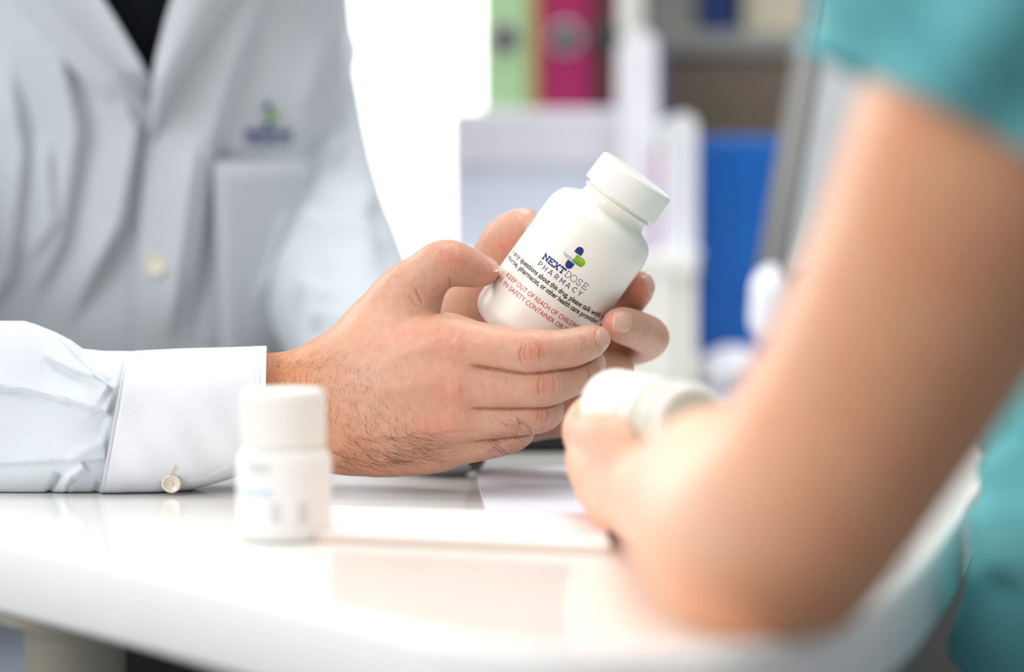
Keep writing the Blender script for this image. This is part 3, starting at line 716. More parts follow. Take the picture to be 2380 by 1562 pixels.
# ------------------------------------------------------------------ pharmacist: torso surface used by coat, pocket, emblem
TX0, TW_ = 235.0, 640.0
def tbase(px, py):
    q = np.clip((np.asarray(px, float) - TX0 - 0.02 * (py - 400)) / TW_, -0.999, 0.999)
    return 1.395 + 0.16 * (1 - np.sqrt(1 - q ** 2)) + 0.07 * (np.asarray(py, float) / 900)
def torso_depth(px, py):
    px = np.asarray(px, float); py = np.asarray(py, float)
    x0 = TX0 + 0.02 * (py - 400)
    q = np.clip((px - x0) / TW_, -0.999, 0.999)
    d = tbase(px, py)
    h = np.zeros(np.broadcast(px, py).shape)
    px, py = np.broadcast_arrays(px, py)
    F_ = [  # folds: (line, amplitude mm, falloffs px)
        ([(60, -60), (150, 120), (190, 300), (150, 560), (60, 760)], 9, 70, 40), ([(200, -60), (260, 120), (330, 300), (290, 520), (150, 790)], 11, 80, 45),
        ([(20, 100), (60, 350), (30, 640), (-60, 800)], 8, 60, 40), ([(110, 300), (130, 520), (60, 640)], 6, 50, 40),
        ([(640, -60), (560, 140), (500, 330), (470, 560), (430, 840)], 9, 60, 50), ([(470, 300), (440, 520), (400, 820)], 7, 40, 40),
        ([(770, 60), (720, 260), (705, 520), (640, 840)], 10, 70, 40), ([(700, 430), (640, 640), (560, 840)], 9, 60, 40), ([(760, 300), (735, 520), (700, 700)], -8, 40, 30)]
    for poly, a, wa, wb in F_: h += fold(px, py, poly, 1.35 * a / 1000, wa, wb, 0.25, 10)
    return d - h
def coat_patch(xs_of, y0, y1, nx, ny, off=0.0):
    """front panel between two column functions, following the torso relief"""
    yy = np.linspace(y0, y1, ny); v = []
    for y in yy:
        a, b = xs_of(y); xx = np.linspace(a, b, nx); d = torso_depth(xx, y) - off
        v.append(P(xx, np.full(nx, y), d))
    return np.array(v).reshape(-1, 3), grid_faces(ny, nx)
def solid(v, f, nu, nv, th):
    """give a grid sheet thickness away from the camera and close its rim"""
    n = len(v); bk = v + np.array([0, th, 0]); f2 = f[:, ::-1] + n
    rim = [i * nv for i in range(nu)] + [(nu - 1) * nv + j for j in range(1, nv)] + [i * nv + nv - 1 for i in range(nu - 2, -1, -1)] + [j for j in range(nv - 2, 0, -1)]
    r = np.array(rim); r2 = np.roll(r, -1); side = np.stack([r, r2, r2 + n, r + n], 1)
    return np.vstack([v, bk]), np.vstack([f, f2, side])
def interp(pts):
    p = np.array(pts, float); return lambda y: float(np.interp(y, p[:, 1], p[:, 0]))
def tube(rows, m=48, n=6, disp=None, closed=False):
    """rows: (px,py,d, half-height mm, half-depth mm): a cloth tube along the path"""
    w = np.array([list(P(a, b, c)) + [h / 1000, e / 1000] for a, b, c, h, e in rows]); w = cat(w, n)
    p = w[:, :3]; t = np.gradient(p, axis=0); t /= np.linalg.norm(t, axis=1, keepdims=True)
    e1 = np.cross(t, np.cross(cf, t)); e1 /= np.linalg.norm(e1, axis=1, keepdims=True)    # depth-ish
    e2 = np.cross(t, e1)
    a = np.linspace(0, 2 * np.pi, m, endpoint=False)
    v = p[:, None] + (w[:, 3, None] * np.sin(a))[..., None] * e2[:, None] + (w[:, 4, None] * np.cos(a))[..., None] * e1[:, None]
    v = v.reshape(-1, 3); fc = grid_faces(len(p), m, wrap_v=True)
    if disp is not None:
        nn = (v.reshape(len(p), m, 3) - p[:, None]).reshape(-1, 3); nn /= np.linalg.norm(nn, axis=1, keepdims=True)
        px, py, d = proj(v); v = v + nn * disp(px, py, nn)[:, None]
    return v, fc

def merge(*parts):
    V = []; Fs = []; n = 0
    for v, f in parts: V.append(v); Fs.append(f + n); n += len(v)
    return np.vstack(V), np.vstack(Fs)

def pharmacist():
    o0 = P(250, 900, 1.5)
    t = thing('person', 'person in a white coat over a black shirt, holding the large bottle in both hands', 'person', (o0[0], o0[1], 0))
    # body: hands and forearms, with upper arms, trunk and neck under the clothes
    parts = [chain([(-420, 930, 1.20, 34), (100, 1000, 1.155, 27), (400, 985, 1.148, 24)], .004), chain([(-380, -60, 1.52, 45), (-440, 500, 1.36, 40), (-420, 930, 1.20, 36)], .004),
             chain([(660, -60, 1.585, 38), (690, 400, 1.55, 36), (800, 800, 1.47, 32), (900, 900, 1.34, 25)], .004), chain([(-300, -120, 1.58, 50), (600, -120, 1.60, 48)], .004),
             chain([(50, 100, 1.60, 85), (60, 900, 1.66, 85)], .004), chain([(350, 100, 1.60, 80), (350, 900, 1.66, 80)], .004), chain([(230, -120, 1.55, 48), (240, -420, 1.54, 52)], .004)]
    def fb_(p):
        d = parts[0][0](p)
        for q in parts[1:]: d = smin(d, q[0](p), .02)
        return d
    bv, bf = sdf_mesh(fb_, np.min([a[1] for a in parts], 0), np.max([a[2] for a in parts], 0), 0.006, 2)
    # drop coarse faces that would lie inside the fine hands
    V, Fs = merge((NHv, NHf), (FHv, FHf), (bv, bf))
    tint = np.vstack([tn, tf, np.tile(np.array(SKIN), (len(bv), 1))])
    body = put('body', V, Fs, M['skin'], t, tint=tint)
    # fingernails, laid on the fingertips by casting onto the skin
    tree_n = BVHTree.FromPolygons([Vector(x) for x in NHv], NHf.tolist()); tree_f = BVHTree.FromPolygons([Vector(x) for x in FHv], FHf.tolist())
    def nail(tree, c, out, along, wid, ln, label=None, free=0.12):
        out = out / np.linalg.norm(out); along = along - out * (along @ out); along /= np.linalg.norm(along); side = np.cross(along, out)
        nu, nv = 15, 13; v = []; ok = True
        for i in range(nu):
            for j in range(nv):
                u = -1 + 2 * i / (nu - 1); w = -1 + 2 * j / (nv - 1)
                # square -> rounded square
                uu = u * math.sqrt(1 - (0.45 if u < 0 else 0.25) * w * w); ww = w * math.sqrt(1 - 0.22 * u * u) * (1 - .34 * max(0, -u) ** 3.5)
                q = c + along * (uu * ln / 2) + side * (ww * wid / 2)
                hit, nn, ix, ds = tree.ray_cast(Vector(q + out * 0.012), Vector(-out), 0.03)
                if hit is None:
                    hit = Vector(q - out * 0.004); nn = Vector(out)
                edge = max(abs(u), abs(w)); lift = 0.00035 * (1 - edge ** 6) - 0.00025 * (edge > 0.99) + (0.0002 if u > 0.8 else 0)
                v.append(np.array(hit) + np.array(nn) * lift)
        v = np.array(v); off = local(t)
        o = mesh_obj('fingernail', v - off, grid_faces(nu, nv), M['nail'], body)
        o.data.materials.append(M['nail_tip'])
        for k, pl in enumerate(o.data.polygons):
            if k // (nv - 1) >= nu - 2 and 0 < k % (nv - 1) < nv - 2: pl.material_index = 1
        return o
    body.matrix_parent_inverse = Matrix.Identity(4)
    nc = lambda px, py, d: P(px, py, d)
    tow = -cf
    nail(tree_n, nc(1394, 787, 1.112), tow * .75 + cx * .65 + cu * .1, cx * .75 + cu * .45 + cf * .6, .0105, .0105)
    nail(tree_n, nc(1386, 840, 1.122), tow * .6 + cx * .8, cx * .4 + cu * .6 + cf * .5, .010, .010)
    nail(tree_n, nc(1130, 606, 1.133), cu * .93 - cx * .1 + tow * .35, cx * 1.0 + cf * .3 - cu * .1, .012, .012)
    nail(tree_f, nc(1449, 749, 1.128), tow * .95 - cx * .1 + cu * .12, -cx * .95 + cu * .12 + tow * .2, .0112, .0098)
    nail(tree_f, nc(1512, 664, 1.157), cx * .92 + tow * .40 + cu * .0, cu * .9 + tow * .25 + cx * .1, .0085, .011)
    nail(tree_f, nc(1226, 503, 1.168), cu * .8 - cx * .45 + tow * .35, cx * .75 + cu * .6, .011, .010)
    # body hair on the near hand: single strands rooted on the skin
    hv = []; hf = []
    def hair(px, py, ang, ln, rad, curl):
        r = P(px, py, 1.0) - CAM; r /= np.linalg.norm(r)
        hit, nn, ix, ds = tree_n.ray_cast(Vector(CAM), Vector(r), 2.0)
        if hit is None: return
        nn = np.array(nn); d = math.cos(ang) * cx + math.sin(ang) * cu; d = d - nn * (d @ nn)
        if np.linalg.norm(d) < 0.2: return
        d /= np.linalg.norm(d); sdv = np.cross(nn, d); p0 = np.array(hit); K = 5; b0 = len(hv)
        for k in range(K):
            s = k / (K - 1)
            c = p0 + d * ln * s + nn * ln * (0.30 * s - 0.22 * s * s) + sdv * curl * ln * s * s
            rr = rad * (1 - 0.75 * s)
            for q in range(3):
                a = q * 2.094; hv.append(c + (math.cos(a) * sdv + math.sin(a) * nn) * rr)
        for k in range(K - 1):
            for q in range(3): hf.append([b0 + 3 * k + q, b0 + 3 * k + (q + 1) % 3, b0 + 3 * k + 3 + (q + 1) % 3, b0 + 3 * k + 3 + q])
    R_ = random.random; U = random.uniform; G_ = random.gauss
    for _ in range(1300):                    # wrist: short fine stubble running down
        px = U(622, 900); py = U(825, 1060) + (px - 620) * 0.1
        if R_() < max(0, (px - 700) / 260): continue
        hair(px, py, math.radians(G_(-80, 14)), U(.0015, .0040), .00003, U(-.3, .3))
    for _ in range(210):                    # ulnar edge of the hand: long dark hairs
        t_ = R_(); px = 770 + 240 * t_ + G_(0, 12); py = 1015 + 75 * R_() ** 0.7 - 18 * t_
        hair(px, py, math.radians(G_(-32 + 20 * t_, 14)), U(.008, .017), .000045, U(.0, .6))
    for _ in range(45):
        hair(G_(1160, 22), G_(1035, 13), math.radians(G_(-30, 25)), U(.003, .006), .00005, U(-.3, .4))
    for _ in range(42):
        hair(G_(1205, 26), G_(985, 13), math.radians(G_(-50, 25)), U(.003, .007), .00005, U(-.3, .4))
    for _ in range(70):
        hair(U(640, 800), 822 + U(0, 40), math.radians(G_(10, 30)), U(.003, .007), .00003, U(-.4, .4))
    for _ in range(90):
        hair(U(800, 960), U(940, 1020), math.radians(G_(-60, 20)), U(.002, .005), .00004, U(-.3, .3))
    put('arm_hair', np.array(hv), np.array(hf), M['hair'], t, kind='stuff')

    # ---- coat: left and right fronts, back, lapels, pocket, sleeves
    edgeL = interp([(420, -260), (262, 0), (345, 165), (352, 240), (345, 330), (322, 600), (300, 860), (290, 1100)])
    edgeR = interp([(425, -260), (400, 0), (358, 175), (346, 240), (338, 330), (318, 600), (298, 860), (288, 1100)])
    nx, ny = 170, 170
    edgeL2 = interp([(120, -260), (235, 0), (338, 172), (352, 240), (345, 330), (322, 600), (300, 860), (290, 1100)])
    v, f = coat_patch(lambda y: (-395, edgeL2(y) + (10 if y > 170 else 0)), -150, 1150, nx, ny); v, f = solid(v, f, ny, nx, .0025)
    coat = put('coat_front', v, f, M['coat'], t)
    v, f = coat_patch(lambda y: (edgeR(y), 800), -150, 1150, nx, ny, .007); v, f = solid(v, f, ny, nx, .0025)
    put('coat_front', v, f, M['coat'], t)
    # back shell closes the torso behind
    yy = np.linspace(-150, 1150, 24); aa = np.linspace(0, math.pi, 30); v = []
    for y in yy:
        dl = float(torso_depth(-395, y)); dr = float(torso_depth(800, y)); a0 = P(-395, y, dl); b0 = P(800, y, dr)
        for a in aa: q = (a0 + b0) / 2 + (a0 - b0) / 2 * math.cos(a); q = q + np.array([0, 0.17 * math.sin(a), 0]); v.append(q)
    put('coat_back', np.array(v), grid_faces(24, 30), M['coat'], t)
    # black shirt in the neck opening
    yy = np.linspace(-200, 260, 20); v = []
    for y in yy: xx = np.linspace(60, 520, 24); v.append(P(xx, np.full(24, y), tbase(xx, y) + .014 + .00004 * np.abs(xx - 330)))
    put('black_shirt', np.array(v).reshape(-1, 3), grid_faces(20, 24), M['black_cloth'], t)
    # lapels
    def lapel(inner, outer, lift, label=None):
        a = cat([(x, y, 0, 0) for x, y in inner], 8)[:, :2]; b = cat([(x, y, 0, 0) for x, y in outer], 8)[:, :2]
        s = np.linspace(0, 1, 40); A = np.c_[np.interp(s, np.linspace(0, 1, len(a)), a[:, 0]), np.interp(s, np.linspace(0, 1, len(a)), a[:, 1])]
        B_ = np.c_[np.interp(s, np.linspace(0, 1, len(b)), b[:, 0]), np.interp(s, np.linspace(0, 1, len(b)), b[:, 1])]
        v = []
        for i in range(40):
            for k in range(18):
                u = k / 17; x, y = A[i] * (1 - u) + B_[i] * u
                d = float(tbase(x, y))
                w = min(1, (1 - s[i]) * 4)
                v.append(P(x, y, d - lift * w * (0.55 + 0.9 * math.sin(math.pi * (0.15 + 0.75 * u))) - .004))
        v, f = solid(np.array(v), grid_faces(40, 18), 40, 18, .004); put('lapel', v, f, M['coat'], t)
    lapel([(450, -160), (396, 0), (374, 80), (354, 180), (347, 330)], [(700, -170), (585, -40), (500, 75), (400, 215), (349, 335)], .016)
    lapel([(130, -160), (240, 0), (292, 85), (340, 172), (350, 222)], [(20, -170), (105, -20), (190, 75), (270, 160), (346, 222)], .016)
    lapel([(90, -160), (170, -20), (230, 70), (300, 160), (345, 240)], [(-30, -170), (40, -10), (120, 110), (230, 220), (340, 300)], .007)
    # chest pocket, patch sewn on the coat
    pk = [(0, 0), (1, 0), (1, 1), (0, 1)]
    def pocket_pt(u, w, off):
        y = (372 * (1 - u) + 362 * u) * (1 - w) + 830 * w; x = (494 + 16 * w) * (1 - u) + (733 - 22 * w) * u
        e = min(u, 1 - u, w * 1.5, 1) * 8; k = min(1, e)
        return P(x, y, float(tbase(x, y)) - off - .004 * k)
    n1, n2 = 30, 40
    v = np.array([pocket_pt(k / (n1 - 1), i / (n2 - 1), .014) for i in range(n2) for k in range(n1)]); v, f = solid(v, grid_faces(n2, n1), n2, n1, .004)
    put('chest_pocket', v, f, M['coat'], t)
    # coat button
    def button(c, nrm, r, nm='button', par=None, m='button'):
        c = np.array(c); nrm = nrm / np.linalg.norm(nrm); a = np.cross(nrm, [0, 0, 1.]); a /= np.linalg.norm(a); b = np.cross(nrm, a)
        pr = [(0, .0003), (r * .22, .0004), (r * .5, .0009), (r * .66, .0014), (r * .8, .0021), (r * .93, .0021), (r, .0014), (r * .98, 0), (0, 0)]
        v, f = lathe(pr, 40); v = c + v[:, :1] * a + v[:, 1:2] * b + v[:, 2:3] * nrm
        return put(nm, v, f, M[m], par if par is not None else t), a, b
    button(P(361, 617, float(torso_depth(361, 617)) - .008), tow, .0062)
    # emblem sewn on the coat above the pocket
    sc = 110 / 129.0 / 1.0
    for q in logo_parts(.2):
        vv, ff = q[2], q[3]
        x = 570 + vv[:, 0] * 4.907 * sc; y = 320 - vv[:, 1] * 4.907 * sc * 1.25
        base = torso_depth(x, y) - .011
        if 'lettering' not in q[0]:
            pass
        w = P(x, y, np.minimum(base, base) - {'green_pill': .0004, 'green_pill_shade': .0007, 'green_pill_glint': .0007}.get(q[0], 0))
        put('coat_' + q[0], w, ff, M[q[1]], t, smooth=False)
    # his left sleeve (picture right): shoulder to the cuff behind the hands
    def dl(px, py, nn):
        h = np.zeros(px.shape)
        for poly, a, wa, wb in (([(700, 480), (780, 520), (900, 560)], 7, 40, 25), ([(690, 640), (780, 680), (940, 700)], 8, 40, 30), ([(720, 740), (800, 730), (930, 800)], 8, 40, 30),
                                ([(700, 800), (760, 790), (860, 860)], 6, 30, 20), ([(840, 60), (800, 240), (790, 420)], 6, 60, 30), ([(880, 420), (850, 540), (900, 640)], 5, 40, 30)):
            h += fold(px, py, poly, 1.8 * a / 1000, wa, wb, .2, 8)
        return h * np.clip(-(nn @ cf) + .5, 0, 1)
    v, f = tube([(590, -190, 1.57, 60, 62), (622, 40, 1.565, 55, 58), (666, 270, 1.55, 50, 52), (705, 450, 1.53, 49, 50), (762, 610, 1.50, 48, 48), (825, 765, 1.45, 44, 44), (890, 890, 1.36, 38, 38), (965, 975, 1.255, 27, 30), (1030, 1000, 1.217, 23.5, 26), (1090, 990, 1.211, 22.5, 24)], 72, 18, dl)
    put('coat_sleeve', v, f, M['coat'], t)
    # his right sleeve: upper arm outside the picture, forearm along the table, turned-in cuff
    v, f = tube([(-380, -190, 1.55, 62, 62), (-430, 200, 1.46, 56, 56), (-470, 600, 1.34, 52, 52), (-470, 850, 1.22, 46, 48), (-330, 925, 1.17, 38, 40), (-180, 960, 1.152, 42, 40)], 64, 10)
    up_sleeve = put('coat_sleeve', v, f, M['sleeve'], t)
    # forearm sleeve as a displaced tube between measured outlines
    xt = np.array([-260, -120, 0, 45, 69, 110, 145, 172, 220, 258, 300]); yt = np.array([760, 750, 746, 746, 754, 772, 791, 811, 816, 816, 817])
    xb = np.array([-260, 0, 60, 90, 104, 125, 140, 152, 165, 200, 214, 226, 300]); yb = np.array([1150, 1155, 1156, 1152, 1144, 1154, 1156, 1146, 1155, 1156, 1150, 1155, 1152])
    nxs, na = 420, 200; xs = np.linspace(-240, 300, nxs); al = np.linspace(0, 2 * np.pi, na, endpoint=False)
    top = np.interp(xs, xt, yt) ; bot = np.interp(xs, xb, yb)
    k = np.hanning(9); k /= k.sum(); top = np.convolve(np.pad(top, 4, 'edge'), k, 'valid')
    botc = np.minimum(bot, 1156)
    Xg = np.repeat(xs[:, None], na, 1); cy = ((top + 1156) / 2)[:, None]; hy = ((1156 - top) / 2)[:, None]
    ce, se = np.cos(al)[None], np.sin(al)[None]
    sq = lambda c: np.sign(c) * np.abs(c) ** 0.8
    Yg = cy - hy * sq(se); Yg = np.where((Yg > 1140) & (ce > 0), np.minimum(Yg, botc[:, None]), Yg)
    Dg = 1.148 - 0.0335 * sq(ce) * (0.95 + 0.05 * np.sin(Xg / 90))
    # seam slope: the cuff seam leans, so shift columns near it
    slope = (Yg - 985) / 170 * -30
    Xs = Xg + slope * np.clip((Xg + 40) / 300, 0, 1)
    hgt = np.zeros_like(Xs)
    fr_ = ce > -0.15
    hgt += fold(Xs, Yg, [(268, 905), (222, 872), (172, 820), (120, 782), (60, 762), (-40, 768)], .0085, 60, 9, .07, 2.0) * -0 
    hgt += fold(Xs, Yg, [(-60, 772), (10, 764), (60, 762), (110, 776), (150, 800), (185, 838), (222, 872), (268, 904)], .0055, 34, 14, .06, 2.2)
    hgt += fold(Xs, Yg, [(90, 822), (130, 845), (172, 866), (222, 880), (268, 904)], -.0030, 24, 18, .3, 4)
    hgt += fold(Xs, Yg, [(262, 968), (170, 938), (60, 912), (-80, 895)], .0042, 45, 30, .06, 2.5)
    hgt += fold(Xs, Yg, [(255, 1068), (140, 1072), (-60, 1084)], .0020, 30, 20, .04, 1.5)
    hgt += ridge(Xs, Yg, [(262, 1020), (210, 1040), (150, 1078)], .0015, 14) + ridge(Xs, Yg, [(150, 1150), (165, 1110), (200, 1080)], .0035, 12, .1) - ridge(Xs, Yg, [(110, 1150), (128, 1120), (140, 1100)], .005, 8, .1) \
        - ridge(Xs, Yg, [(152, 1152), (160, 1130), (176, 1112)], .004, 6, .1) - ridge(Xs, Yg, [(214, 1156), (222, 1140), (232, 1120)], .003, 6, .1)
    hgt += .0006 * np.sin(Xs / 45 + Yg / 60)
    v = P(Xs, Yg, Dg - np.where(fr_, hgt, 0)); v = v.reshape(-1, 3)
    zmin = TABLE_Z + .0004; v[:, 2] = np.maximum(v[:, 2], zmin)
    sl = put('sleeve', v, grid_faces(nxs, na, wrap_v=True), M['sleeve'], t)
    # slit placket near the left edge
    # cuff
    nxs, na = 150, 160; uu = np.linspace(0, 1, nxs); V = []
    def cuff_ring(u, thick):
        xl, xr = 262, 617
        a = al2; ce, se = np.cos(a), np.sin(a)
        topy = np.interp(u, [0, .08, .4, .75, 1], [819, 815, 810, 807, 804]); boty = np.interp(u, [0, .12, .35, .55, .72, .88, 1], [1152, 1151, 1147, 1139, 1122, 1103, 1080])
        cyy, hyy = (topy + boty) / 2, (boty - topy) / 2
        y = cyy - (hyy - thick * 4.9) * np.sign(se) * np.abs(se) ** .82
        x = xl + (xr - xl) * u + (-(y - 985) / 170 * 31) * (1 - u) + (-(y - 905) / 90 * 2.0) * u
        d = 1.1415 - (np.interp(u, [0, 1], [.0325, .0285]) - thick / 1000) * np.sign(ce) * np.abs(ce) ** .8
        return x, y, d
    al2 = np.linspace(0, 2 * np.pi, na, endpoint=False)
    rings = [(u, 0.0) for u in uu] + [(1.003, .5), (1.0, 1.1)] + [(u, 1.3) for u in uu[::-6]]
    for u, thk in rings:
        x, y, d = cuff_ring(u, thk); h = np.zeros(na)
        if thk == 0:
            fr = np.cos(al2) > -.2
            h = h + .0006 * np.exp(-((u - 0) / .012) ** 2) + .0006 - .0008 * np.exp(-((u - .022) / .006) ** 2) - .0007 * np.exp(-((u - .968) / .005) ** 2)
            h = h + .0006 * np.sin(u * 9 + y / 60) + .0004 * np.sin(u * 21 - y / 31)
            h = h + fold(x, y, [(545, 1075), (470, 1112), (400, 1128), (280, 1140)], -.0007, 10, 10, .1, 3)
            h = np.where(fr, h, 0)
            d = d - h
        V.append(P(x, y, d))
    v = np.array(V).reshape(-1, 3); v[:, 2] = np.maximum(v[:, 2], zmin)
    cuff = put('shirt_cuff', v, grid_faces(len(rings), na, wrap_v=True), M['shirt'], t)
    ctree = BVHTree.FromPolygons([Vector(x) for x in v], grid_faces(len(rings), na, wrap_v=True).tolist())
    def on(px, py, lift=0.0):
        r = P(px, py, 1.0) - CAM; r /= np.linalg.norm(r); h, n_, i_, d_ = ctree.ray_cast(Vector(CAM), Vector(r), 3)
        return (np.array(h) - r * lift, np.array(n_)) if h is not None else (P(px, py, 1.11), tow)
    c, n_ = on(399, 1122, .0022); bo, a_, b_ = button(c, tow * .93 - cu * .25, .0046, 'cuff_button')
    # thread cross on the button, buttonhole slit above it
    for k, (dx, dy) in enumerate(((-3, -3), (3, -2), (-2, 3))):
        p0 = P(399 + dx, 1123 + dy, 1.1115); pass
    hvv = []; hff = []
    def strand(pts, r):
        b0 = len(hvv)
        for q in pts:
            for s in range(4): hvv.append(q + r * (math.cos(s * 1.571) * cx + math.sin(s * 1.571) * cu))
        for i in range(len(pts) - 1):
            for s in range(4): hff.append([b0 + 4 * i + s, b0 + 4 * i + (s + 1) % 4, b0 + 4 * i + 4 + (s + 1) % 4, b0 + 4 * i + 4 + s])
    for (x0_, y0_, x1_, y1_) in ((395, 1119, 403, 1126), (403, 1119, 396, 1126), (399, 1117, 399, 1128)):
        p0 = P(x0_, y0_, 1.0) ; p0 = CAM + (p0 - CAM) * ((c - CAM) @ cf - .0006); p1 = CAM + (P(x1_, y1_, 1.0) - CAM) * ((c - CAM) @ cf - .0006); strand([p0, (p0 + p1) / 2 - cf * .0007, p1], .00035)
    for k in range(9):
        y = 1083 + k * 2.6; x = 409 - k * .9; p0, _ = on(x - 5, y - 1, .0002); p1, _ = on(x + 4 - .6 * k, y + 2, .0002); strand([p0, (p0 + p1) / 2 - cf * .0004, p1], .00025)
    put('buttonhole_thread', np.array(hvv), np.array(hff), M['thread'], t)
    # stitching: short thread dashes along seam and mouth
    hvv.clear(); hff.clear()
    for yy_ in np.arange(830, 1146, 5.2):
        xsm = 262 + 10 - (yy_ - 985) / 170 * 31; p0, _ = on(xsm, yy_, .00005); p1, _ = on(xsm - .4, yy_ + 3.2, .00005); strand([p0, p1], .00012)
    for yy_ in np.arange(822, 1080, 5.2):
        p0, _ = on(592, yy_, .00005); p1, _ = on(592, yy_ + 3.2, .00005); strand([p0, p1], .00012)
    for s in np.linspace(0, 1, 50):
        x = 590 - 150 * s; y = 1078 + 50 * s ** .8; p0, _ = on(x, y, .00005); p1, _ = on(x - 2.6, y + 1, .00005); strand([p0, p1], .00012)
    st = put('stitching', np.array(hvv), np.array(hff), M['thread'], t, kind='stuff')
    return t
pharmacist()

# ------------------------------------------------------------------ the person at the right: bare arm, teal scrub top
def patient():
    o0 = P(2450, 1400, 0.85)
    t = thing('person', 'person in a teal short-sleeved top with a bare arm and elbow on the table', 'person', (o0[0], o0[1], 0))
    up = [chain([(2460, 20, 0.70, 44), (2330, 330, 0.715, 42), (2190, 620, 0.735, 38), (2020, 930, 0.755, 35), (1850, 1200, 0.765, 32), (1775, 1315, 0.768, 24.5)], .006),
          chain([(1775, 1315, 0.768, 24.5), (1740, 1240, 0.785, 33), (1690, 1185, 0.83, 34), (1600, 1178, 0.90, 25), (1540, 1165, 0.955, 20), (1490, 1140, 0.985, 18)], .006),
          chain([(1480, 1125, 0.995, 17), (1440, 1095, 1.015, 14)], .006), chain([(1500, 1140, 0.985, 17), (1440, 1125, 1.01, 14)], .006)]
    th = chain([(1500, 1100, 0.975, 13), (1460, 1052, 0.966, 10.5), (1410, 1018, 0.966, 9.2), (1355, 1004, 0.980, 7.0)], .003)
    fg = [chain([(1455, 1080, 1.02, 11), (1385, 1050, 1.03, 9), (1352, 1000, 1.035, 8), (1375, 950, 1.04, 7)], .003),
          chain([(1450, 1105, 1.01, 11), (1385, 1090, 1.012, 9), (1362, 1060, 1.018, 8), (1380, 1010, 1.03, 7)], .003),
          chain([(1455, 1130, 1.0, 11), (1400, 1125, 1.0, 8.5), (1382, 1105, 1.002, 7.5), (1400, 1070, 1.01, 7)], .003),
          chain([(1465, 1150, 0.99, 10), (1425, 1150, 0.985, 8), (1405, 1135, 0.985, 7), (1420, 1105, 0.99, 6.5)], .003)]
    trunk = [chain([(2900, 0, 0.94, 75), (2830, 700, 0.96, 72), (2850, 1700, 0.98, 80)], .01), chain([(3000, 0, 0.96, 80), (3000, 1700, 1.0, 90)], .01), chain([(2460, 20, 0.70, 44), (2800, -40, 0.86, 60)], .01), chain([(2900, -200, 0.9, 50), (2900, -620, 0.88, 55)], .01)]
    def f(p):
        d = up[0][0](p)
        for q in up[1:] + trunk: d = smin(d, q[0](p), .016)
        fs = [smin(d, q[0](p), .008) for q in [th] + fg]; o = fs[0]
        for e in fs[1:]: o = smin(o, e, .0015)
        return o
    al = up + [th] + fg + trunk
    v, fc = sdf_mesh(f, np.min([a[1] for a in al], 0) - .01, np.max([a[2] for a in al], 0) + .01, 0.0022, 3)
    n = vnormals(v, fc); v[:, 2] = np.where((v[:, 2] < TABLE_Z) & (v[:, 1] > .7) & (v[:, 0] < 0.16), TABLE_Z + .0003, v[:, 2])
    tint = skin_tint(v, n, lin((228, 168, 132)), [(1450, 1090, 210, 160, (238, 200, 184), .8), (1600, 1230, 160, 160, (236, 192, 168), .5), (1840, 620, 130, 330, (234, 190, 168), .45), (1350, 1000, 50, 50, (236, 184, 170), .6), (1780, 1400, 150, 80, (190, 120, 84), .4)])  # paler hand, forearm and lit arm edge: overexposed light painted into the spots
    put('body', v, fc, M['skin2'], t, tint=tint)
    # short sleeve: a flared tube round the upper arm
    def ds(px, py, nn): return .007 + .004 * np.sin(px / 60 + py / 90) + .003 * np.sin(px / 31 - py / 45)
    rows = [(2740, -420, 0.74, 74, 70), (2610, -170, 0.715, 68, 66), (2450, 20, 0.71, 60, 58), (2345, 205, 0.715, 54, 54), (2282, 322, 0.717, 50, 50)]
    a, fa = tube(rows, 80, 14, ds)
    rows2 = [(x, y, d, h - 2.2, e - 2.2) for x, y, d, h, e in rows]
    b, fb2 = tube(rows2, 80, 14, ds)
    nA = len(a); ringA = np.arange(nA - 80, nA); fr = np.stack([ringA, np.roll(ringA, -1), np.roll(ringA, -1) + nA, ringA + nA], 1)
    put('short_sleeve', np.vstack([a, b]), np.vstack([fa, fb2[:, ::-1] + nA, fr]), M['teal'], t)
    # body of the top
    def db(px, py, nn):
        h = fold(px, py, [(2290, 900), (2330, 1080), (2420, 1350)], .014, 60, 30, .1, 10) + fold(px, py, [(2360, 820), (2330, 1000), (2250, 1280)], -.010, 50, 30, .1, 10) + fold(px, py, [(2240, 1560), (2300, 1300), (2300, 1150)], .012, 50, 30, .1, 10)
        return h + .005 * np.sin(px / 70 + py / 120)
    w, fw = tube([(3060, -300, 0.96, 110, 110), (3040, 100, 0.96, 108, 110), (2945, 600, 0.96, 104, 112), (2895, 1000, 0.96, 102, 112), (2885, 1400, 0.97, 104, 112), (2930, 2100, 0.99, 112, 115), (2980, 3000, 1.02, 118, 118)], 140, 18, db)
    put('scrub_top', w, fw, M['teal'], t)
    return t
patient()

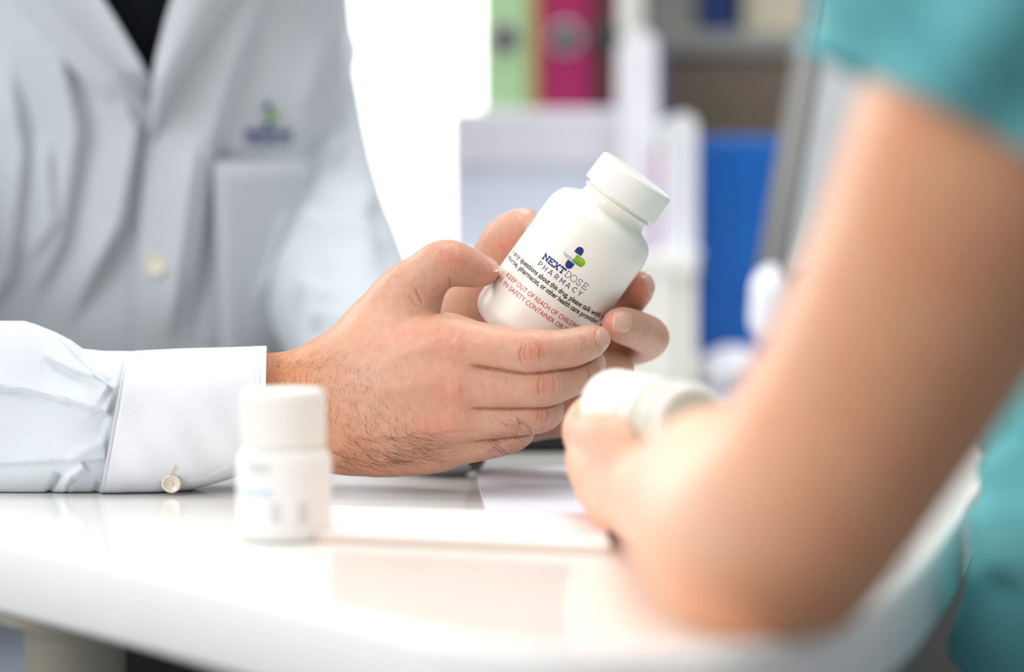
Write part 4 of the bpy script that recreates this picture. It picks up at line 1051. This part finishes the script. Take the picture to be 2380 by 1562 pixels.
# ------------------------------------------------------------------ things lying on the table
def sheet(name, label, cat_, corners, th, m, edge=None):
    c = np.array([T(*q) for q in corners]); ctr = c.mean(0)
    t = thing(name, label, cat_, tuple(ctr))
    def slab(nm, k0, k1, mm, inset=0.0):
        cc = c + (ctr - c) * inset; lo = cc.copy(); lo[:, 2] = TABLE_Z + k0; up_ = cc.copy(); up_[:, 2] = TABLE_Z + k1
        put(nm, np.vstack([lo, up_]), [[3, 2, 1, 0], [4, 5, 6, 7], [0, 1, 5, 4], [1, 2, 6, 5], [2, 3, 7, 6], [3, 0, 4, 7]], mm, t, smooth=False)
    if edge: slab('cover', 0.0002, th * .35, edge); slab('pages', th * .35, th * .85, m, .02); slab('cover', th * .85, th, m)
    else: slab('page', 0.0002, th * .5, m); slab('page', th * .5, th, m, .004)
    return t
sheet('booklet', 'pale booklet with beige painted shadow edge lying flat on the table under the hands', 'booklet', [(640, 1256), (1420, 1290), (1392, 1214), (690, 1192)], .0036, M['paper'], M['shadow_edge'])  # beige bottom slab paints the warm shadow line along the booklet's edge
sheet('paper_sheet', 'bluish white papers lying on the table behind the booklet', 'paper', [(1130, 1199), (1560, 1206), (1480, 1085), (1105, 1098)], .0016, M['paper_blue'])
def laptop():
    a = T(1105, 1053); b = T(1440, 1053); c = (a + b) / 2
    t = thing('laptop', 'closed flat black laptop at the back of the table behind the fingers', 'laptop', (c[0], c[1] + .11, TABLE_Z))
    w = b[0] - a[0]
    box('base', (c[0], c[1] + .11, TABLE_Z + .006), (w, .22, .0085), M['black'], t, bev=.002)
    box('lid', (c[0], c[1] + .11, TABLE_Z + .0135), (w, .22, .006), M['black'], t, bev=.002)
    for sx in (-1, 1):
        box('foot', (c[0] + sx * w * .4, c[1] + .02, TABLE_Z + .0011), (.012, .008, .002), M['dark_grey'], t, bev=0)
        box('foot', (c[0] + sx * w * .4, c[1] + .2, TABLE_Z + .0011), (.012, .008, .002), M['dark_grey'], t, bev=0)
laptop()

# ------------------------------------------------------------------ back of the room: files and boxes
def span(px0, px1, py0, py1, d):             # world box face seen between these pixels at depth d
    a = P(px0, py1, d); b = P(px1, py0, d); return a, b
def file_box(name, label, cat_, px0, px1, py0, py1, d, dep, m, parts=(), bev=.004, base_z=None, group=None):
    a, b = span(px0, px1, py0, py1, d); z0 = a[2] if base_z is None else base_z
    c = ((a[0] + b[0]) / 2, (a[1] + b[1]) / 2 + dep / 2, (z0 + b[2]) / 2)
    t = thing(name, label, cat_, (c[0], c[1], z0), group)
    box('shell', c, (b[0] - a[0], dep, b[2] - z0), m, t, bev=bev)
    return t, a, b, c, z0
ZT = TABLE_Z
def riser():
    a, b = span(1015, 1622, 598, 880, 1.76); c = ((a[0] + b[0]) / 2, a[1] + .24, (ZT + b[2]) / 2)
    t = thing('desk_shelf', 'low bright white desk shelf carrying the storage box and organizers', 'shelf', (c[0], c[1], ZT))
    h = b[2] - ZT; w = b[0] - a[0]
    box('top_board', (c[0], c[1], b[2] - .006), (w, .48, .012), M['wall'], t, bev=.001)
    for sx in (-1, 1): box('side_panel', (c[0] + sx * (w / 2 - .007), c[1], ZT + (h - .012) / 2 + .0005), (.012, .47, h - .013), M['wall'], t, bev=.001)
    box('front_panel', (c[0], c[1] - .232, ZT + (h - .012) / 2 + .0005), (w - .03, .012, h - .013), M['wall'], t, bev=.001)
    return b[2]
ZR = riser()
# white storage box with lid
t, a, b, c, z0 = file_box('storage_box', 'wide pale blue-white storage box with lid on the desk behind the bottle', 'box', 1046, 1436, 356, 880, 1.90, .28, M['box_blue'], base_z=ZR)
box('lid', (c[0], c[1], b[2] + .012), (b[0] - a[0] + .001, .29, .045), M['box_lid'], t, bev=.004)
lidz = b[2] + .012 + .0225
LD = 2.06
lid_top = lidz
def binder(label, px0, px1, m, hgt=.30, hole=True, name='ring_binder', z=None, d=1.93, cat_='binder', dep=.24, lab=None):
    z = lid_top if z is None else z
    a = P(px0, 300, d); b = P(px1, 300, d); w = b[0] - a[0]; cxx = (a[0] + b[0]) / 2; y = a[1]
    t = thing(name, label, cat_, (cxx, y + dep / 2, z), 'upright binders')
    box('spine', (cxx, y + .003, z + hgt / 2), (w, .006, hgt), m, t, bev=.002)
    box('cover', (cxx - w / 2 + .0015, y + dep / 2 + .003, z + hgt / 2), (.003, dep, hgt), m, t, bev=.001)
    box('cover', (cxx + w / 2 - .0015, y + dep / 2 + .003, z + hgt / 2), (.003, dep, hgt), m, t, bev=.001)
    box('pages', (cxx, y + dep / 2 + .01, z + hgt / 2), (w * .8, dep * .85, hgt * .93), M['paper'], t, bev=0)
    if hole:
        v, f = lathe([(.010, 0), (.013, .001), (.013, .002), (.010, .002)], 28); v = np.c_[v[:, 0], -v[:, 2], v[:, 1]]
        put('finger_ring', v + np.array([cxx, y - .0005, z + .058]), f, M['mid_grey'] if hole == 1 else M['dark_grey'], t)
        v, f = lathe([(0, .0008), (.010, .0008)], 24); v = np.c_[v[:, 0], -v[:, 2], v[:, 1]]
        put('finger_hole', v + np.array([cxx, y - .0003, z + .058]), f, M['dark_grey'], t)
    return t
binder('pale green ring binder standing on the storage box, leftmost of the binders', 1118, 1228, M['b_green'])
binder('thin ochre binder between the green and the magenta one', 1231, 1252, M['b_yellow'], hole=False)
binder('magenta ring binder standing on the storage box', 1255, 1372, M['b_magenta'])
binder('dark maroon ring binder at the right end of the storage box', 1375, 1437, M['b_maroon'], hole=2)
# white rounded divider posts / organizer panels
def organizer(label, px0, px1, pytop, d, z=ZT):
    a = P(px0, pytop, d); b = P(px1, pytop, d); w = b[0] - a[0]; h = a[2] - z; r = w / 2; cxx = (a[0] + b[0]) / 2
    t = thing('desk_organizer', label, 'organizer', (cxx, a[1] + .1, z))
    pts = [(-r, 0), (r, 0)] + [(r * math.cos(q), h - r + r * math.sin(q)) for q in np.linspace(0, math.pi, 14)]
    n = len(pts); v = [(cxx + x, a[1], z + zz) for x, zz in pts] + [(cxx + x, a[1] + .2, z + zz) for x, zz in pts]
    f = [list(range(n)), list(range(2 * n - 1, n - 1, -1))] + [[j, i, i + n, j + n] for i, j in [(k, (k + 1) % n) for k in range(n)]]
    o = put('panel', v, f, M['b_white'], t, smooth=False)
    box('foot_plate', (cxx, a[1] + .1, z + .003), (w * 1.15, .22, .006), M['b_white'], t, bev=.001)
    return t
organizer('tall white round-topped organizer panel beside the maroon binder', 1440, 1528, 68, 1.86, ZR)
organizer('shorter white round-topped organizer panel beside the blue magazine file', 1549, 1622, 262, 1.78, ZR)
# blue magazine file
t, a, b, c, z0 = file_box('magazine_file', 'bright blue magazine file standing on the desk behind the bottle', 'file box', 1624, 1830, 318, 880, 1.84, .22, M['b_blue'], base_z=ZT)
box('front_lip', (c[0], c[1] - .113, ZT + .03), (b[0] - a[0] + .002, .006, .06), M['b_blue'], t)
# slate and plum folders between the panels
t, a, b, c, z0 = file_box('folder', 'thin slate grey folder between the two white organizer panels', 'folder', 1527, 1552, 120, 600, 1.95, .2, M['b_slate'], base_z=ZR, bev=.001)
box('tab', (c[0], c[1] - .06, b[2] + .004), (.004, .05, .012), M['b_slate'], t, bev=0)
t, a, b, c, z0 = file_box('folder', 'thin plum folder in front of the slate one', 'folder', 1531, 1547, 330, 520, 1.84, .1, M['b_purple'], base_z=ZR, bev=.001)
box('tab', (c[0], c[1] - .06, b[2] + .004), (.004, .05, .012), M['b_green'], t, bev=0)
# taupe box on a stand behind, shelf with things on it
t, a, b, c, z0 = file_box('cardboard_box', 'taupe cardboard box behind the blue magazine file', 'box', 1545, 1850, 128, 880, 2.12, .25, M['b_taupe'], base_z=ZT)
box('lid', (c[0], c[1], b[2] + .010), (b[0] - a[0] + .01, .26, .02), M['b_grey'], t, bev=.003)
tz = b[2] + .02
def small_box(name, label, cat_, px0, px1, d, z, h, dep, m, m2):
    a = P(px0, 100, d); b = P(px1, 100, d); w = b[0] - a[0]; cxx = (a[0] + b[0]) / 2
    t = thing(name, label, cat_, (cxx, a[1] + dep / 2, z))
    box('shell', (cxx, a[1] + dep / 2, z + h / 2), (w, dep, h), m, t, bev=.003)
    box('lid', (cxx, a[1] + dep / 2, z + h * .93), (w + .003, dep + .003, h * .14), m2, t, bev=.002)
small_box('carton', 'grey carton with pale top on the taupe box', 'box', 1492, 1622, 2.16, tz, .10, .12, M['b_grey'], M['b_grey'])
small_box('carton', 'navy blue carton standing on the taupe box', 'box', 1626, 1712, 2.15, tz, .12, .15, M['b_navy'], M['b_navy'])
small_box('carton', 'beige carton at the right on the taupe box', 'box', 1728, 1880, 2.17, tz, .13, .12, M['b_beige'], M['b_beige'])

# monitor seen from the side at the right
def monitor():
    p0 = P(1905, -150, 1.62); p1 = P(1768, 640, 1.62)
    q0 = P(2350, -150, 1.38); q1 = P(2215, 640, 1.38)
    ctr = (p0 + p1 + q0 + q1) / 4
    t = thing('monitor', 'large tilted monitor with dark bezel and pale grey screen behind the teal sleeve', 'monitor', tuple(ctr))
    nrm = np.cross(q1 - p1, p0 - p1); nrm /= np.linalg.norm(nrm)
    if nrm @ cf > 0: nrm = -nrm
    def quad(nm, s0, s1, t0, t1, off, th, m):
        g = lambda s, u: (p0 * (1 - s) + q0 * s) * (1 - u) + (p1 * (1 - s) + q1 * s) * u
        c4 = np.array([g(s0, t1), g(s1, t1), g(s1, t0), g(s0, t0)]); fv = c4 + nrm * off; bv = c4 + nrm * (off - th)
        put(nm, np.vstack([fv, bv]), [[0, 1, 2, 3], [7, 6, 5, 4], [0, 4, 5, 1], [1, 5, 6, 2], [2, 6, 7, 3], [3, 7, 4, 0]], m, t, smooth=False)
    quad('housing', 0, 1, 0, 1, 0, .03, M['dark_grey'])
    quad('bezel', 0, .16, 0, 1, .004, .006, M['dark_grey']); quad('bezel', .95, 1, 0, 1, .004, .006, M['dark_grey'])
    quad('screen', .16, .95, .0, 1, .002, .004, M['screen'])
    pb = (p1 + q1) / 2 - nrm * .02
    hg = P(1800, 700, 1.60); v, f = sdf_mesh(lambda q: cone(q, hg - cu * .012, hg + cu * .006 + cx * .004, .017, .02), hg - .045, hg + .045, .003, 2)
    put('hinge_cover', v, f, M['b_white'], t)
    box('stand_neck', (pb[0], pb[1] + .04, (pb[2] + ZT) / 2 + .006), (.05, .02, pb[2] - ZT - .012), M['mid_grey'], t)
    box('stand_foot', (pb[0], pb[1] + .04, ZT + .006), (.2, .16, .010), M['mid_grey'], t)
monitor()

# crumpled tissue and a white mug-like pot on the desk
def crumple(name, label, cat_, c, r, sx, sy, sz, m):
    th = np.linspace(0, np.pi, 30); ph = np.linspace(0, 2 * np.pi, 60, endpoint=False); v = []
    for i in th:
        for j in ph:
            k = 1 + .16 * math.sin(3 * j + 4 * i) + .10 * math.sin(7 * j - 5 * i) + .07 * math.sin(11 * i + 5 * j)
            x, y, z = math.sin(i) * math.cos(j) * k, math.sin(i) * math.sin(j) * k, math.cos(i) * (1 + .12 * math.sin(5 * j))
            v.append((c[0] + x * r * sx, c[1] + y * r * sy, max(c[2] + z * r * sz, ZT + .0005)))
    o = mesh_obj(name, np.array(v), grid_faces(30, 60, wrap_v=True), m); o['label'] = label; o['category'] = cat_
    return o
p = T(1700, 900); crumple('crumpled_tissue', 'crumpled white tissue on the desk behind the held small bottle', 'tissue', (p[0], p[1], ZT + .012), .019, 1.5, 1.2, .9, mat('white_tissue', (232, 232, 242), .9))
